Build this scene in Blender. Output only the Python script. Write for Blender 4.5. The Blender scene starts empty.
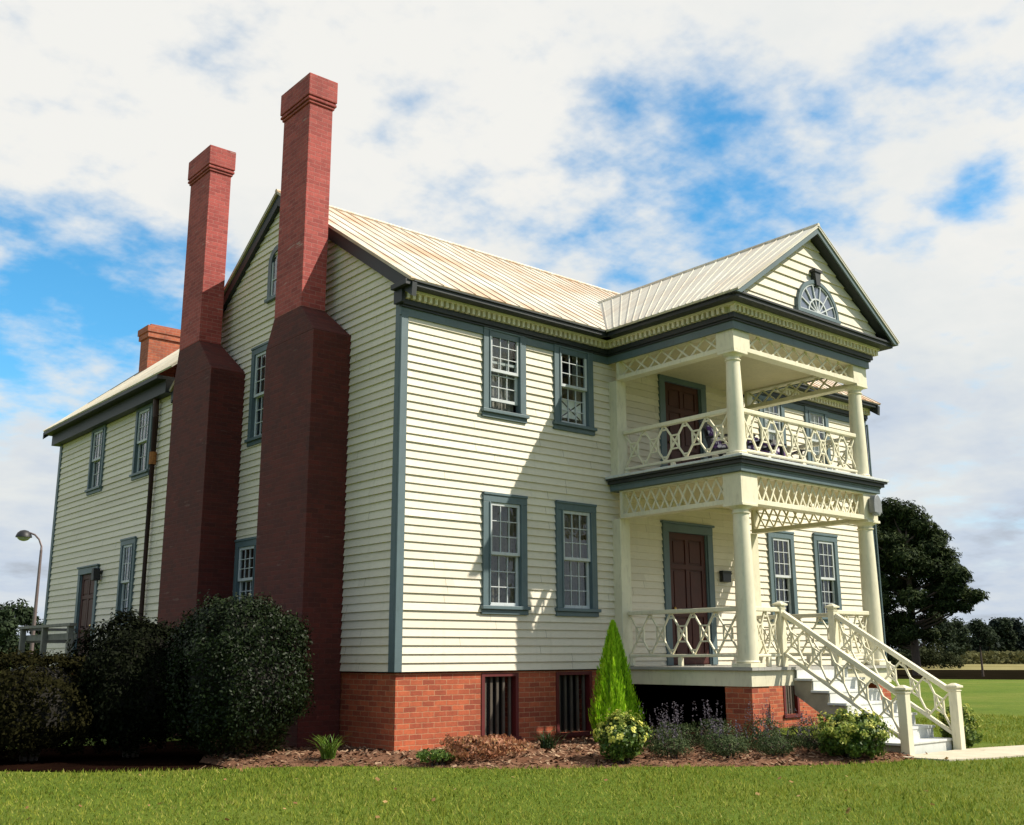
import bpy, bmesh, math, random
import numpy as np
from mathutils import Vector, Matrix
random.seed(7); RNG = np.random.default_rng(11)
scene = bpy.context.scene
COL = scene.collection
R = math.radians

# ------------------------------------------------------------------ camera
CAM = Vector((-8.606, -12.770, 1.3127))
cd = bpy.data.cameras.new('camera'); cam = bpy.data.objects.new('camera', cd); COL.objects.link(cam)
cd.sensor_width = 36; cd.lens = 1051.2/1024*36; cd.clip_start = .05; cd.clip_end = 6000
_p, _y, _r = .22644, .70143, -.00378
_f = Vector((math.sin(_y)*math.cos(_p), math.cos(_y)*math.cos(_p), math.sin(_p)))
_rt = Vector((math.cos(_y), -math.sin(_y), 0)); _up = _rt.cross(_f)
_r2 = math.cos(_r)*_rt + math.sin(_r)*_up; _u2 = -math.sin(_r)*_rt + math.cos(_r)*_up
m = Matrix((_r2, _u2, -_f)).transposed().to_4x4(); m.translation = CAM
cam.matrix_world = m
scene.camera = cam

# ------------------------------------------------------------------ light, exposure
SUN = Vector((.4486, -.5336, .717)).normalized()       # towards the sun
sl = bpy.data.lights.new('sun', 'SUN'); sl.energy = 4.9; sl.angle = R(.5); sl.color = (1, .93, .80)
so = bpy.data.objects.new('sun', sl); COL.objects.link(so)
so.rotation_euler = (-SUN).to_track_quat('-Z', 'Y').to_euler(); so.location = (20, -20, 30)
scene.view_settings.view_transform = 'Standard'; scene.view_settings.look = 'None'
scene.view_settings.exposure = 0.45; scene.view_settings.gamma = 1; scene.view_settings.use_curve_mapping = False
w = bpy.data.worlds.new('World'); scene.world = w; w.use_nodes = True
def build_world():
    nt = w.node_tree; N = nt.nodes; L = nt.links; N.clear()
    out = N.new('ShaderNodeOutputWorld')
    sky = N.new('ShaderNodeTexSky'); sky.sky_type = 'NISHITA'; sky.sun_disc = False
    sky.sun_elevation = math.asin(SUN.z); sky.sun_rotation = math.atan2(SUN.x, SUN.y)
    sky.air_density = 1.0; sky.dust_density = .3; sky.ozone_density = 2.5
    bs = N.new('ShaderNodeBackground'); bs.inputs[1].default_value = .15
    sat = N.new('ShaderNodeHueSaturation'); sat.inputs['Saturation'].default_value = 1.42; sat.inputs['Hue'].default_value = .485
    L.new(sky.outputs[0], sat.inputs['Color']); L.new(sat.outputs[0], bs.inputs[0])
    tc = N.new('ShaderNodeTexCoord'); D = tc.outputs['Generated']
    def M(op, a, b=None, c=None, clamp=False):
        n = N.new('ShaderNodeMath'); n.operation = op; n.use_clamp = clamp
        for i, v in enumerate((a, b, c)):
            if v is None: continue
            if isinstance(v, (int, float)): n.inputs[i].default_value = v
            else: L.new(v, n.inputs[i])
        return n.outputs[0]
    sep = N.new('ShaderNodeSeparateXYZ'); L.new(D, sep.inputs[0])
    X, Y, Z = sep.outputs
    zz = M('ADD', M('MAXIMUM', Z, 0.0), .22)
    cmb = N.new('ShaderNodeCombineXYZ'); L.new(M('DIVIDE', X, zz), cmb.inputs[0]); L.new(M('DIVIDE', Y, zz), cmb.inputs[1])
    def noise(scale, detail, rough, dist=0, off=0):
        mp = N.new('ShaderNodeMapping'); mp.inputs['Location'].default_value = (off, off*.7, off*.3); L.new(cmb.outputs[0], mp.inputs[0])
        n = N.new('ShaderNodeTexNoise'); n.inputs['Scale'].default_value = scale; n.inputs['Detail'].default_value = detail
        n.inputs['Roughness'].default_value = rough; n.inputs['Distortion'].default_value = dist
        L.new(mp.outputs[0], n.inputs['Vector']); return n.outputs['Fac']
    n1 = noise(3.0, 6, .56, 0, 3.1); n2 = noise(8.5, 8, .56, 0, 9.7); n3 = noise(1.1, 6, .55, .2, 21.0)
    # open patches of blue, by direction on the sky
    gaps = [((.718, .556, .418), .13, 1.15), ((.660, .600, .440), .10, .95), ((.775, .50, .385), .075, .9), ((.84, .38, .388), .045, 1.1),
            ((.24, .925, .285), .12, 1.3), ((.31, .905, .29), .10, 1.3), ((.37, .87, .325), .09, .95), ((.60, .66, .40), .16, .42), ((.825, .435, .355), .04, .6), ((.65, .66, .38), .06, .45), ((.60, .64, .47), .06, .4), ((.79, .40, .46), .10, .35), ((.90, .43, .06), .05, .0),
            ((-.75, -.60, .25), .7, .75), ((-.95, .1, .35), .5, .6), ((.2, -.9, .4), .5, .6), ((-.3, -.1, .95), .4, .7)]  # gaps outside the view, added to lower sky fill on the gable
    acc = None
    for v, rad, amp in gaps:
        if amp <= 0: continue
        vv = Vector(v).normalized()
        dp = N.new('ShaderNodeVectorMath'); dp.operation = 'DISTANCE'; dp.inputs[1].default_value = vv; L.new(D, dp.inputs[0])
        mr = N.new('ShaderNodeMapRange'); mr.interpolation_type = 'SMOOTHSTEP'
        mr.inputs['From Min'].default_value = rad*1.5; mr.inputs['From Max'].default_value = 0; mr.inputs['To Max'].default_value = amp
        L.new(dp.outputs['Value'], mr.inputs['Value'])
        acc = mr.outputs[0] if acc is None else M('MAXIMUM', acc, mr.outputs[0])
    t = M('ADD', M('MULTIPLY', acc, .53), M('MULTIPLY', M('SUBTRACT', n1, .5), 1.35))
    t = M('ADD', t, M('MULTIPLY', M('SUBTRACT', n2, .5), 1.4))
    gap = N.new('ShaderNodeMapRange'); gap.interpolation_type = 'SMOOTHSTEP'
    gap.inputs['From Min'].default_value = .03; gap.inputs['From Max'].default_value = .74; gap.inputs['To Max'].default_value = .95; L.new(t, gap.inputs['Value'])
    # cloud tone: cream tops, blue grey bases, bluer towards the horizon
    tone = N.new('ShaderNodeValToRGB'); e = tone.color_ramp.elements
    e[0].position = .30; e[0].color = (.58, .66, .77, 1); q_ = e.new(.12); q_.color = (.30, .31, .32, 1); e[len(e)-1].position = .62; e[len(e)-1].color = (.90, .895, .86, 1)
    x = e.new(.46); x.color = (.78, .81, .81, 1)
    hz = N.new('ShaderNodeMapRange'); hz.inputs['From Min'].default_value = .0; hz.inputs['From Max'].default_value = .42
    hz.inputs['To Min'].default_value = -.21; hz.inputs['To Max'].default_value = .13; L.new(Z, hz.inputs['Value'])
    lowz = N.new('ShaderNodeMapRange'); lowz.inputs['From Min'].default_value = .04; lowz.inputs['From Max'].default_value = .2; L.new(Z, lowz.inputs['Value'])
    fill_dim = N.new('ShaderNodeVectorMath'); fill_dim.operation = 'DOT_PRODUCT'; fill_dim.inputs[1].default_value = Vector((-.75, -.62, .1)).normalized(); L.new(D, fill_dim.inputs[0])   # unseen darker cloud added behind the viewer to cut fill on the gable
    hv = M('MULTIPLY', M('MAXIMUM', fill_dim.outputs['Value'], 0), -.30)
    tv = M('ADD', hv, M('ADD', M('ADD', M('MULTIPLY', n3, .75), M('MULTIPLY', n2, .25)), hz.outputs[0]))
    L.new(tv, tone.inputs[0])
    bc = N.new('ShaderNodeBackground'); bc.inputs[1].default_value = .73; L.new(tone.outputs[0], bc.inputs[0])
    mix = N.new('ShaderNodeMixShader'); L.new(M('MULTIPLY', gap.outputs[0], lowz.outputs[0]), mix.inputs[0]); L.new(bc.outputs[0], mix.inputs[1]); L.new(bs.outputs[0], mix.inputs[2])
    L.new(mix.outputs[0], out.inputs[0])
build_world()
scene.cycles.max_bounces = 6; scene.cycles.transparent_max_bounces = 12
try: scene.cycles.use_denoising = True
except Exception: pass

# ------------------------------------------------------------------ material helpers
class NT:
    def __init__(s, name):
        s.m = bpy.data.materials.new(name); s.m.use_nodes = True; s.t = s.m.node_tree; s.N = s.t.nodes; s.L = s.t.links
        s.b = s.N['Principled BSDF']; s.out = s.N['Material Output']
        s.tc = s.N.new('ShaderNodeTexCoord'); s.geo = s.N.new('ShaderNodeNewGeometry')
        s.pos = s.geo.outputs['Position']
    def set(s, k, v):
        if isinstance(v, (int, float, tuple)): s.b.inputs[k].default_value = v
        else: s.L.new(v, s.b.inputs[k])
    def mapv(s, scale=(1, 1, 1), rot=(0, 0, 0), vec=None):
        n = s.N.new('ShaderNodeMapping'); n.inputs['Scale'].default_value = scale; n.inputs['Rotation'].default_value = rot
        s.L.new(vec or s.pos, n.inputs[0]); return n.outputs[0]
    def noise(s, scale, detail=4, rough=.55, vec=None, dist=0):
        n = s.N.new('ShaderNodeTexNoise'); n.inputs['Scale'].default_value = scale; n.inputs['Detail'].default_value = detail
        n.inputs['Roughness'].default_value = rough; n.inputs['Distortion'].default_value = dist
        s.L.new(vec or s.pos, n.inputs['Vector']); return n.outputs['Fac']
    def ramp(s, fac, stops):
        n = s.N.new('ShaderNodeValToRGB'); e = n.color_ramp.elements
        e[0].position, e[0].color = stops[0][0], (*stops[0][1], 1); e[1].position, e[1].color = stops[-1][0], (*stops[-1][1], 1)
        for p, c in stops[1:-1]: q = e.new(p); q.color = (*c, 1)
        s.L.new(fac, n.inputs[0]); return n.outputs[0]
    def mix(s, fac, a, b, mode='MIX'):
        n = s.N.new('ShaderNodeMix'); n.data_type = 'RGBA'; n.blend_type = mode
        for i, v in ((0, fac), (6, a), (7, b)):
            if isinstance(v, (int, float)): n.inputs[i].default_value = v
            elif isinstance(v, tuple): n.inputs[i].default_value = (*v, 1)
            else: s.L.new(v, n.inputs[i])
        return n.outputs[2]
    def math(s, op, a, b=None, clamp=False):
        n = s.N.new('ShaderNodeMath'); n.operation = op; n.use_clamp = clamp
        for i, v in enumerate((a, b)):
            if v is None: continue
            if isinstance(v, (int, float)): n.inputs[i].default_value = v
            else: s.L.new(v, n.inputs[i])
        return n.outputs[0]
    def bump(s, h, strength=.3, dist=.01):
        n = s.N.new('ShaderNodeBump'); n.inputs['Strength'].default_value = strength; n.inputs['Distance'].default_value = dist
        s.L.new(h, n.inputs['Height']); s.L.new(n.outputs[0], s.b.inputs['Normal'])

def paint(name, col, rough=.55, var=.10, grime=(.25, .20, .12), grime_amt=.5):
    a = NT(name)
    n = a.noise(1.3, 6, .6); n2 = a.noise(22, 4, .6, a.mapv((1, 1, .25)))
    dark = tuple(c*(1-var*1.6) for c in col); lite = tuple(min(1, c*(1+var*.7)) for c in col)
    c = a.ramp(n, [(.3, dark), (.7, lite)])
    g = a.math('MULTIPLY', a.ramp(n2, [(.52, (0, 0, 0)), (.78, (1, 1, 1))]), grime_amt)
    c = a.mix(g, c, tuple(col[i]*.45+grime[i]*.3 for i in range(3)))
    a.set('Base Color', c); a.set('Roughness', rough); a.bump(a.noise(60, 3), .08, .004)
    return a.m

def siding_mat():
    a = NT('cream_siding_paint')
    sep = a.N.new('ShaderNodeSeparateXYZ'); a.L.new(a.pos, sep.inputs[0])
    row = a.math('FLOOR', a.math('DIVIDE', a.math('SUBTRACT', sep.outputs[2], 1.08), .124))
    cb = a.N.new('ShaderNodeCombineXYZ'); a.L.new(row, cb.inputs[2])
    xy = a.math('FLOOR', a.math('ADD', a.math('MULTIPLY', a.math('ADD', sep.outputs[0], sep.outputs[1]), .3), a.math('MULTIPLY', row, .37)))
    a.L.new(xy, cb.inputs[0])
    wn = a.N.new('ShaderNodeTexWhiteNoise'); a.L.new(cb.outputs[0], wn.inputs[0])
    base = a.ramp(wn.outputs['Value'], [(0, (.63, .567, .455)), (1, (.72, .657, .535))])
    st = a.noise(3, 6, .65, a.mapv((2.2, 2.2, 9)))
    c = a.mix(a.math('MULTIPLY', a.ramp(st, [(.50, (0, 0, 0)), (.75, (1, 1, 1))]), .30), base, (.43, .39, .27))
    dr = a.noise(2, 5, .6, a.mapv((5, 5, .35)))
    c = a.mix(a.math('MULTIPLY', a.ramp(dr, [(.55, (0, 0, 0)), (.8, (1, 1, 1))]), .25), c, (.36, .34, .25))
    a.set('Base Color', c); a.set('Roughness', .6); a.bump(a.noise(30, 4, .6, a.mapv((1, 1, 6))), .15, .004)
    return a.m

def brick_mat(name, c1, c2, mortar, bump=.5, stain=(.02, .012, .01), stain_amt=.5, marks=0):
    a = NT(name)
    sep = a.N.new('ShaderNodeSeparateXYZ'); a.L.new(a.pos, sep.inputs[0])
    cb = a.N.new('ShaderNodeCombineXYZ'); a.L.new(a.math('ADD', sep.outputs[0], sep.outputs[1]), cb.inputs[0]); a.L.new(sep.outputs[2], cb.inputs[1])
    wob = a.N.new('ShaderNodeTexNoise'); wob.inputs['Scale'].default_value = 12; a.L.new(cb.outputs[0], wob.inputs['Vector'])
    va = a.N.new('ShaderNodeVectorMath'); va.operation = 'MULTIPLY_ADD'; a.L.new(wob.outputs['Color'], va.inputs[0]); va.inputs[1].default_value = (.018, .018, 0); a.L.new(cb.outputs[0], va.inputs[2])
    b = a.N.new('ShaderNodeTexBrick'); a.L.new(va.outputs[0], b.inputs['Vector'])
    b.inputs['Scale'].default_value = 1; b.inputs['Brick Width'].default_value = .215; b.inputs['Row Height'].default_value = .075
    b.inputs['Mortar Size'].default_value = .006; b.inputs['Mortar Smooth'].default_value = .3; b.inputs['Bias'].default_value = -.1
    b.inputs['Color1'].default_value = (*c1, 1); b.inputs['Color2'].default_value = (*c2, 1); b.inputs['Mortar'].default_value = (*mortar, 1)
    n = a.noise(1.1, 6, .65)
    c = a.mix(a.math('MULTIPLY', a.ramp(n, [(.48, (0, 0, 0)), (.75, (1, 1, 1))]), stain_amt), b.outputs['Color'], stain)
    if marks:      # pale lime marks on single courses
        mk = a.noise(1.6, 2, .5, a.mapv((1.3, 1.3, 9)))
        c = a.mix(a.math('MULTIPLY', a.ramp(mk, [(.70, (0, 0, 0)), (.74, (1, 1, 1))]), marks), c, (.5, .34, .30))
    n2 = a.noise(14, 5, .6)
    c = a.mix(.35, c, a.ramp(n2, [(.3, (.25, .25, .25)), (.7, (1, 1, 1))]), 'MULTIPLY')
    a.set('Base Color', c); a.set('Roughness', .85)
    h = a.math('ADD', a.math('MULTIPLY', b.outputs['Fac'], -1), a.math('MULTIPLY', a.noise(40, 4), .5))
    a.bump(h, bump, .008)
    return a.m

def roof_mat(name, along, rust):
    a = NT(name)
    sc = (.35, 9, .35) if along == 'Y' else (9, .35, .35)      # streaks run down the slope
    sc = (9, .5, .5) if along == 'Y' else (.5, 9, .5)
    st = a.noise(1.0, 6, .6, a.mapv(sc)); st2 = a.noise(.8, 5, .6); fine = a.noise(2.2, 5, .7, a.mapv(sc))
    c = a.ramp(st, [(.3, (.46, .44, .38)), (.55, (.58, .56, .48)), (.75, (.66, .64, .56))])
    f = a.math('MULTIPLY', a.ramp(a.math('ADD', a.math('MULTIPLY', fine, .5), a.math('MULTIPLY', st2, .58)), [(.47, (0, 0, 0)), (.64, (1, 1, 1))]), rust)
    c = a.mix(f, c, (.46, .27, .14))
    a.set('Base Color', c); a.set('Roughness', .55); a.set('Metallic', .0); a.bump(a.noise(5, 4), .1, .01)
    return a.m

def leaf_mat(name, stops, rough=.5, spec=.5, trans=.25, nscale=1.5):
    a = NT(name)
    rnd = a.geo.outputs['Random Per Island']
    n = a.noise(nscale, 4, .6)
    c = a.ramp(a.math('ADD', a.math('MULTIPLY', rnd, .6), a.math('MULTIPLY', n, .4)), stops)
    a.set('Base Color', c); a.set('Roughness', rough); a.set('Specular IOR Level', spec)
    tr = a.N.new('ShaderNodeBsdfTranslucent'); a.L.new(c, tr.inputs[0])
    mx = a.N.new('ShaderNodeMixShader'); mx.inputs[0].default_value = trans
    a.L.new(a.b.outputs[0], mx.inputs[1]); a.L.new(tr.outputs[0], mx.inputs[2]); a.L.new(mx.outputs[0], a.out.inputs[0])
    return a.m

def glass_mat():
    a = NT('window_glass')
    a.N.remove(a.b)
    g = a.N.new('ShaderNodeBsdfGlossy'); g.inputs['Roughness'].default_value = .01; g.inputs[0].default_value = (.95, .97, 1, 1)
    t = a.N.new('ShaderNodeBsdfTransparent'); t.inputs[0].default_value = (.82, .85, .84, 1)
    lw = a.N.new('ShaderNodeLayerWeight'); lw.inputs[0].default_value = .5
    fr = a.math('ADD', a.math('MULTIPLY', a.math('POWER', lw.outputs['Facing'], 3.5), .85), .07)
    wob = a.N.new('ShaderNodeBump'); wob.inputs['Strength'].default_value = .4; wob.inputs['Distance'].default_value = .02
    a.L.new(a.noise(3.0, 2), wob.inputs['Height']); a.L.new(wob.outputs[0], g.inputs['Normal'])
    mx = a.N.new('ShaderNodeMixShader'); a.L.new(fr, mx.inputs[0]); a.L.new(t.outputs[0], mx.inputs[1]); a.L.new(g.outputs[0], mx.inputs[2])
    a.L.new(mx.outputs[0], a.out.inputs[0]); return a.m

def simple(name, col, rough=.6, metal=0, var=.15, nscale=8):
    a = NT(name); n = a.noise(nscale, 5, .6)
    a.set('Base Color', a.ramp(n, [(.3, tuple(c*(1-var) for c in col)), (.7, tuple(min(1, c*(1+var)) for c in col))]))
    a.set('Roughness', rough); a.set('Metallic', metal); a.bump(a.noise(nscale*6, 3), .1, .004)
    return a.m

MAT = dict(
    siding=siding_mat(),
    cream=paint('cream_trim_paint', (.71, .665, .495), .5, .09),
    dentil=paint('dentil_paint', (.74, .685, .54), .6, .1),
    ceil=paint('porch_ceiling_paint', (.62, .55, .34), .6, .08),
    slate=paint('slate_blue_paint', (.095, .140, .155), .5, .12, (.05, .05, .05)),
    dslate=paint('dark_slate_paint', (.016, .021, .023), .55, .15, (.03, .03, .03)),
    white=paint('white_sash_paint', (.52, .55, .56), .5, .08),
    brick=brick_mat('foundation_brick', (.50, .115, .045), (.27, .050, .024), (.48, .24, .13), .6, (.10, .025, .015), .3),
    cbrick=brick_mat('dark_stack_brick', (.118, .015, .009), (.072, .009, .006), (.105, .026, .018), .6, (.03, .006, .005), .5, .12),  # lower stacks, darker than the shaft brick
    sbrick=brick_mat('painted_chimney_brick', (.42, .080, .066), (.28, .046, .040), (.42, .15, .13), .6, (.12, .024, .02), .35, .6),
    rbrick=brick_mat('rear_chimney_brick', (.46, .12, .05), (.34, .08, .04), (.36, .2, .14)),
    roof=roof_mat('seamed_tin_roof', 'Y', .85), proof=roof_mat('porch_tin_roof', 'X', .22), wroof=roof_mat('wing_tin_roof', 'X', .25),
    glass=glass_mat(),
    door=paint('oxblood_door_paint', (.060, .009, .005), .6, .15, (.015, .006, .004)),
    redframe=paint('red_frame_paint', (.11, .010, .010), .6, .12, (.05, .02, .02)),
    curtain=simple('lace_curtain', (.10, .088, .065), .9, 0, .35, 25), pale_curtain=simple('pale_curtain', (.72, .72, .68), .9, 0, .1, 15),
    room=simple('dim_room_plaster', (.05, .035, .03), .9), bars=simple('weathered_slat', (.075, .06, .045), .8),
    brass=simple('brass', (.7, .5, .2), .25, 1, .1), iron=simple('dark_iron', (.02, .02, .022), .5, .3),
    deckfloor=paint('grey_deck_paint', (.36, .35, .32), .6, .12), step=paint('pale_step_paint', (.62, .63, .60), .6, .08),
    oldwood=simple('weathered_wood', (.20, .19, .165), .85, 0, .25, 6), pipe=simple('rusty_downpipe', (.045, .018, .012), .6, .2, .4, 2),
    rust=simple('orange_rust', (.32, .12, .03), .8, 0, .3, 20),
    fanback=simple('blue_grey_blind', (.17, .20, .30), .8, 0, .2, 6), tanwood=simple('tan_stringer_paint', (.34, .29, .20), .7, 0, .2, 5), bright=simple('white_board', (.85, .85, .83), .7), midcurtain=simple('grey_lace', (.22, .21, .19), .9, 0, .35, 25),
    black=simple('black_box', (.012, .012, .012), .4), galv=simple('galvanised_metal', (.22, .23, .24), .5, .3),
    pole=simple('lamp_pole_metal', (.16, .12, .12), .5, .4), lens=simple('lamp_lens', (.30, .31, .32), .2),
)
# ------------------------------------------------------------------ mesh helpers
class B:
    def __init__(s, T=None): s.v = []; s.f = []; s.T = T
    def add(s, vs, fs):
        o = len(s.v); s.v += [tuple(s.T(*p)) if s.T else tuple(p) for p in vs]; s.f += [tuple(i+o for i in f) for f in fs]
    def box(s, x0, x1, y0, y1, z0, z1):
        s.add([(x0, y0, z0), (x1, y0, z0), (x1, y1, z0), (x0, y1, z0), (x0, y0, z1), (x1, y0, z1), (x1, y1, z1), (x0, y1, z1)],
              [(0, 3, 2, 1), (4, 5, 6, 7), (0, 1, 5, 4), (1, 2, 6, 5), (2, 3, 7, 6), (3, 0, 4, 7)])
    def frustum(s, a, za, b, zb):     # rectangles (x0,x1,y0,y1)
        s.add([(a[0], a[2], za), (a[1], a[2], za), (a[1], a[3], za), (a[0], a[3], za), (b[0], b[2], zb), (b[1], b[2], zb), (b[1], b[3], zb), (b[0], b[3], zb)],
              [(0, 3, 2, 1), (4, 5, 6, 7), (0, 1, 5, 4), (1, 2, 6, 5), (2, 3, 7, 6), (3, 0, 4, 7)])
    def prism(s, poly, off):          # polygon of 3D points extruded by a vector
        n = len(poly); q = [tuple(p[i]+off[i] for i in range(3)) for p in poly]
        s.add(list(poly)+q, [tuple(range(n))[::-1], tuple(range(n, 2*n))]+[(i, (i+1) % n, n+(i+1) % n, n+i) for i in range(n)])
    def bar(s, a, b, wd, ht, up=(0, 0, 1)):
        a = Vector(a); b = Vector(b); d = (b-a).normalized(); u = Vector(up)
        sd = d.cross(u)
        if sd.length < 1e-4: sd = d.cross(Vector((0, 1, 0)))
        sd.normalize(); u = sd.cross(d); sd *= wd/2; u *= ht/2
        vs = [a-sd-u, a+sd-u, a+sd+u, a-sd+u, b-sd-u, b+sd-u, b+sd+u, b-sd+u]
        s.add([tuple(v) for v in vs], [(0, 3, 2, 1), (4, 5, 6, 7), (0, 1, 5, 4), (1, 2, 6, 5), (2, 3, 7, 6), (3, 0, 4, 7)])
    def tube(s, pts, rads, n=10):
        pts = [Vector(p) for p in pts]; vs = []; fs = []
        for i, p in enumerate(pts):
            d = (pts[min(i+1, len(pts)-1)]-pts[max(i-1, 0)]).normalized()
            a = d.cross(Vector((0, 0, 1)));
            if a.length < 1e-3: a = Vector((1, 0, 0))
            a.normalize(); b = d.cross(a); r = rads[i] if hasattr(rads, '__len__') else rads
            vs += [tuple(p+r*(math.cos(2*math.pi*k/n)*a+math.sin(2*math.pi*k/n)*b)) for k in range(n)]
        for i in range(len(pts)-1):
            for k in range(n): fs.append((i*n+k, i*n+(k+1) % n, (i+1)*n+(k+1) % n, (i+1)*n+k))
        fs.append(tuple(range(n))[::-1]); fs.append(tuple((len(pts)-1)*n+k for k in range(n)))
        s.add(vs, fs)
    def lathe(s, x, y, prof, n=24):
        vs = [(x+r*math.cos(2*math.pi*k/n), y+r*math.sin(2*math.pi*k/n), z) for r, z in prof for k in range(n)]
        fs = [(i*n+k, i*n+(k+1) % n, (i+1)*n+(k+1) % n, (i+1)*n+k) for i in range(len(prof)-1) for k in range(n)]
        fs.append(tuple(range(n))[::-1]); fs.append(tuple((len(prof)-1)*n+k for k in range(n)))
        s.add(vs, fs)
def origin_of(o):
    p = Vector((0, 0, 0))
    while o is not None: p += o.location; o = o.parent
    return p
def obj(name, b, mat, parent=None, smooth=False, loc=None, bevel=0, recalc=True):
    me = bpy.data.meshes.new(name)
    org = origin_of(parent) if parent else Vector(loc or (0, 0, 0))
    me.from_pydata([(x-org.x, y-org.y, z-org.z) for x, y, z in b.v], [], b.f)
    if recalc:
        bm = bmesh.new(); bm.from_mesh(me); bmesh.ops.recalc_face_normals(bm, faces=bm.faces); bm.to_mesh(me); bm.free()
    me.materials.append(MAT[mat] if isinstance(mat, str) else mat)
    if smooth: me.polygons.foreach_set('use_smooth', [True]*len(me.polygons))
    o = bpy.data.objects.new(name, me); COL.objects.link(o)
    if parent: o.parent = parent
    elif loc: o.location = loc
    if smooth:
        md = o.modifiers.new('edge', 'EDGE_SPLIT'); md.split_angle = R(40)
    if bevel:
        md = o.modifiers.new('bevel', 'BEVEL'); md.width = bevel; md.segments = 2; md.limit_method = 'ANGLE'; md.angle_limit = R(50)
    return o
def tag(o, label=None, cat=None, group=None, kind=None):
    if label: o['label'] = label
    if cat: o['category'] = cat
    if group: o['group'] = group
    if kind: o['kind'] = kind
    return o
def empty(name, loc, label, cat, group=None):
    o = bpy.data.objects.new(name, None); COL.objects.link(o); o.location = loc; o.empty_display_size = .3
    return tag(o, label, cat, group)
def np_mesh(name, verts, faces, mat, parent=None, loc=None):
    """verts (n,3), faces (m,k) arrays, world coordinates"""
    org = origin_of(parent) if parent else Vector(loc or (0, 0, 0))
    verts = np.asarray(verts, np.float32)-np.array(org, np.float32); faces = np.asarray(faces, np.int32); k = faces.shape[1]
    me = bpy.data.meshes.new(name); me.vertices.add(len(verts)); me.vertices.foreach_set('co', verts.ravel())
    me.loops.add(faces.size); me.loops.foreach_set('vertex_index', faces.ravel())
    me.polygons.add(len(faces)); me.polygons.foreach_set('loop_start', np.arange(0, faces.size, k, dtype=np.int32))
    me.update(calc_edges=True); me.validate()
    me.materials.append(MAT[mat] if isinstance(mat, str) else mat)
    o = bpy.data.objects.new(name, me); COL.objects.link(o)
    if parent: o.parent = parent
    elif loc: o.location = loc
    return o

# ------------------------------------------------------------------ ground, fields, path
def ground_mat():
    a = NT('lawn_turf')
    n = a.noise(.35, 6, .6); n2 = a.noise(6, 6, .7); n3 = a.noise(60, 4, .7)
    c = a.ramp(n, [(.3, (.115, .185, .020)), (.5, (.155, .215, .028)), (.7, (.21, .24, .045))])
    c = a.mix(.6, c, a.ramp(n2, [(.3, (.45, .5, .4)), (.7, (1, 1, 1))]), 'MULTIPLY')
    c = a.mix(.5, c, a.ramp(n3, [(.3, (.4, .42, .35)), (.7, (1, 1, 1))]), 'MULTIPLY')
    a.set('Base Color', c); a.set('Roughness', .9); a.set('Specular IOR Level', .1); a.bump(n3, .8, .04)
    return a.m
def soil_mat(name, c1, c2, s=3):
    a = NT(name); n = a.noise(s, 6, .65); n2 = a.noise(s*12, 5, .7)
    c = a.mix(.6, a.ramp(n, [(.3, c1), (.7, c2)]), a.ramp(n2, [(.3, (.35, .35, .35)), (.7, (1, 1, 1))]), 'MULTIPLY')
    a.set('Base Color', c); a.set('Roughness', 1.0); a.set('Specular IOR Level', .0); a.bump(n2, .8, .03); return a.m
GZ = -.09
b = B(); 
# one big sheet, finer near the house
g = [-3000, -900, -300, -120, -60, -30, -15, 0, 15, 30, 60, 120, 300, 900, 3000]
vs = [(x, y, GZ) for y in g for x in g]; n = len(g)
fs = [(j*n+i, j*n+i+1, (j+1)*n+i+1, (j+1)*n+i) for j in range(n-1) for i in range(n-1)]
tag(np_mesh('lawn', vs, fs, ground_mat()), kind='structure')
# strips across the far view (bearing of the view axis at the right edge of the plot)
def strip(name, d0, d1, w0, w1, z, mat, brg=R(66)):
    dx, dy = math.sin(brg), math.cos(brg); px, py = dy, -dx; q = B()
    P = [(CAM.x+dx*d0+px*w0, CAM.y+dy*d0+py*w0, z), (CAM.x+dx*d0+px*w1, CAM.y+dy*d0+py*w1, z), (CAM.x+dx*d1+px*w1, CAM.y+dy*d1+py*w1, z), (CAM.x+dx*d1+px*w0, CAM.y+dy*d1+py*w0, z)]
    q.add(P, [(0, 1, 2, 3)])
    return tag(obj(name, q, mat, recalc=False), kind='structure')
strip('dark_ground_strip', 64, 100, -60, 120, GZ+.004, soil_mat('dark_strip_ground', (.008, .007, .004), (.016, .012, .007), .4))  # flat near-black strip of ground beyond the lawn
strip('dry_field', 100, 330, -150, 320, GZ+.006, soil_mat('dry_field_grass', (.22, .19, .08), (.30, .27, .13), .1))
# mulch bed wrapping round the foundation
bed = [(-4.9, 5.0), (-4.75, 2.3), (-3.9, 1.15), (-2.95, .55), (-1.7, .05), (-.61, -.83), (.13, -1.95), (.8, -2.45), (1.58, -2.95), (2.3, -3.55), (2.9, -4.05), (3.78, -4.55), (4.6, -4.85), (5.36, -4.86), (5.40, -2.8), (5.4, .2), (.1, .2), (.1, 5)]
def inside(px, py, poly):
    r = np.zeros(len(px), bool); n = len(poly)
    for i in range(n):
        (x1, y1), (x2, y2) = poly[i], poly[(i+1) % n]
        c = ((y1 > py) != (y2 > py)) & (px < (x2-x1)*(py-y1)/((y2-y1) or 1e-9)+x1); r ^= c
    return r
shade_soil = [(-6.5, 5.0), (-5.6, 2.9), (-4.7, 2.1), (-3.85, 1.1), (-3.05, .62), (-2.3, .35), (-2.2, 1.4), (-1.2, 1.9), (-.75, 5.0)]
mulch_m = soil_mat('bark_mulch', (.16, .075, .045), (.27, .15, .095), 2.5)
b = B(); nb = len(bed); inner = [(x*.93+.25, y*.93+.1) for x, y in bed]
from mathutils.geometry import tessellate_polygon
tri = tessellate_polygon([[Vector((x, y, 0)) for x, y in bed]])
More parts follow.
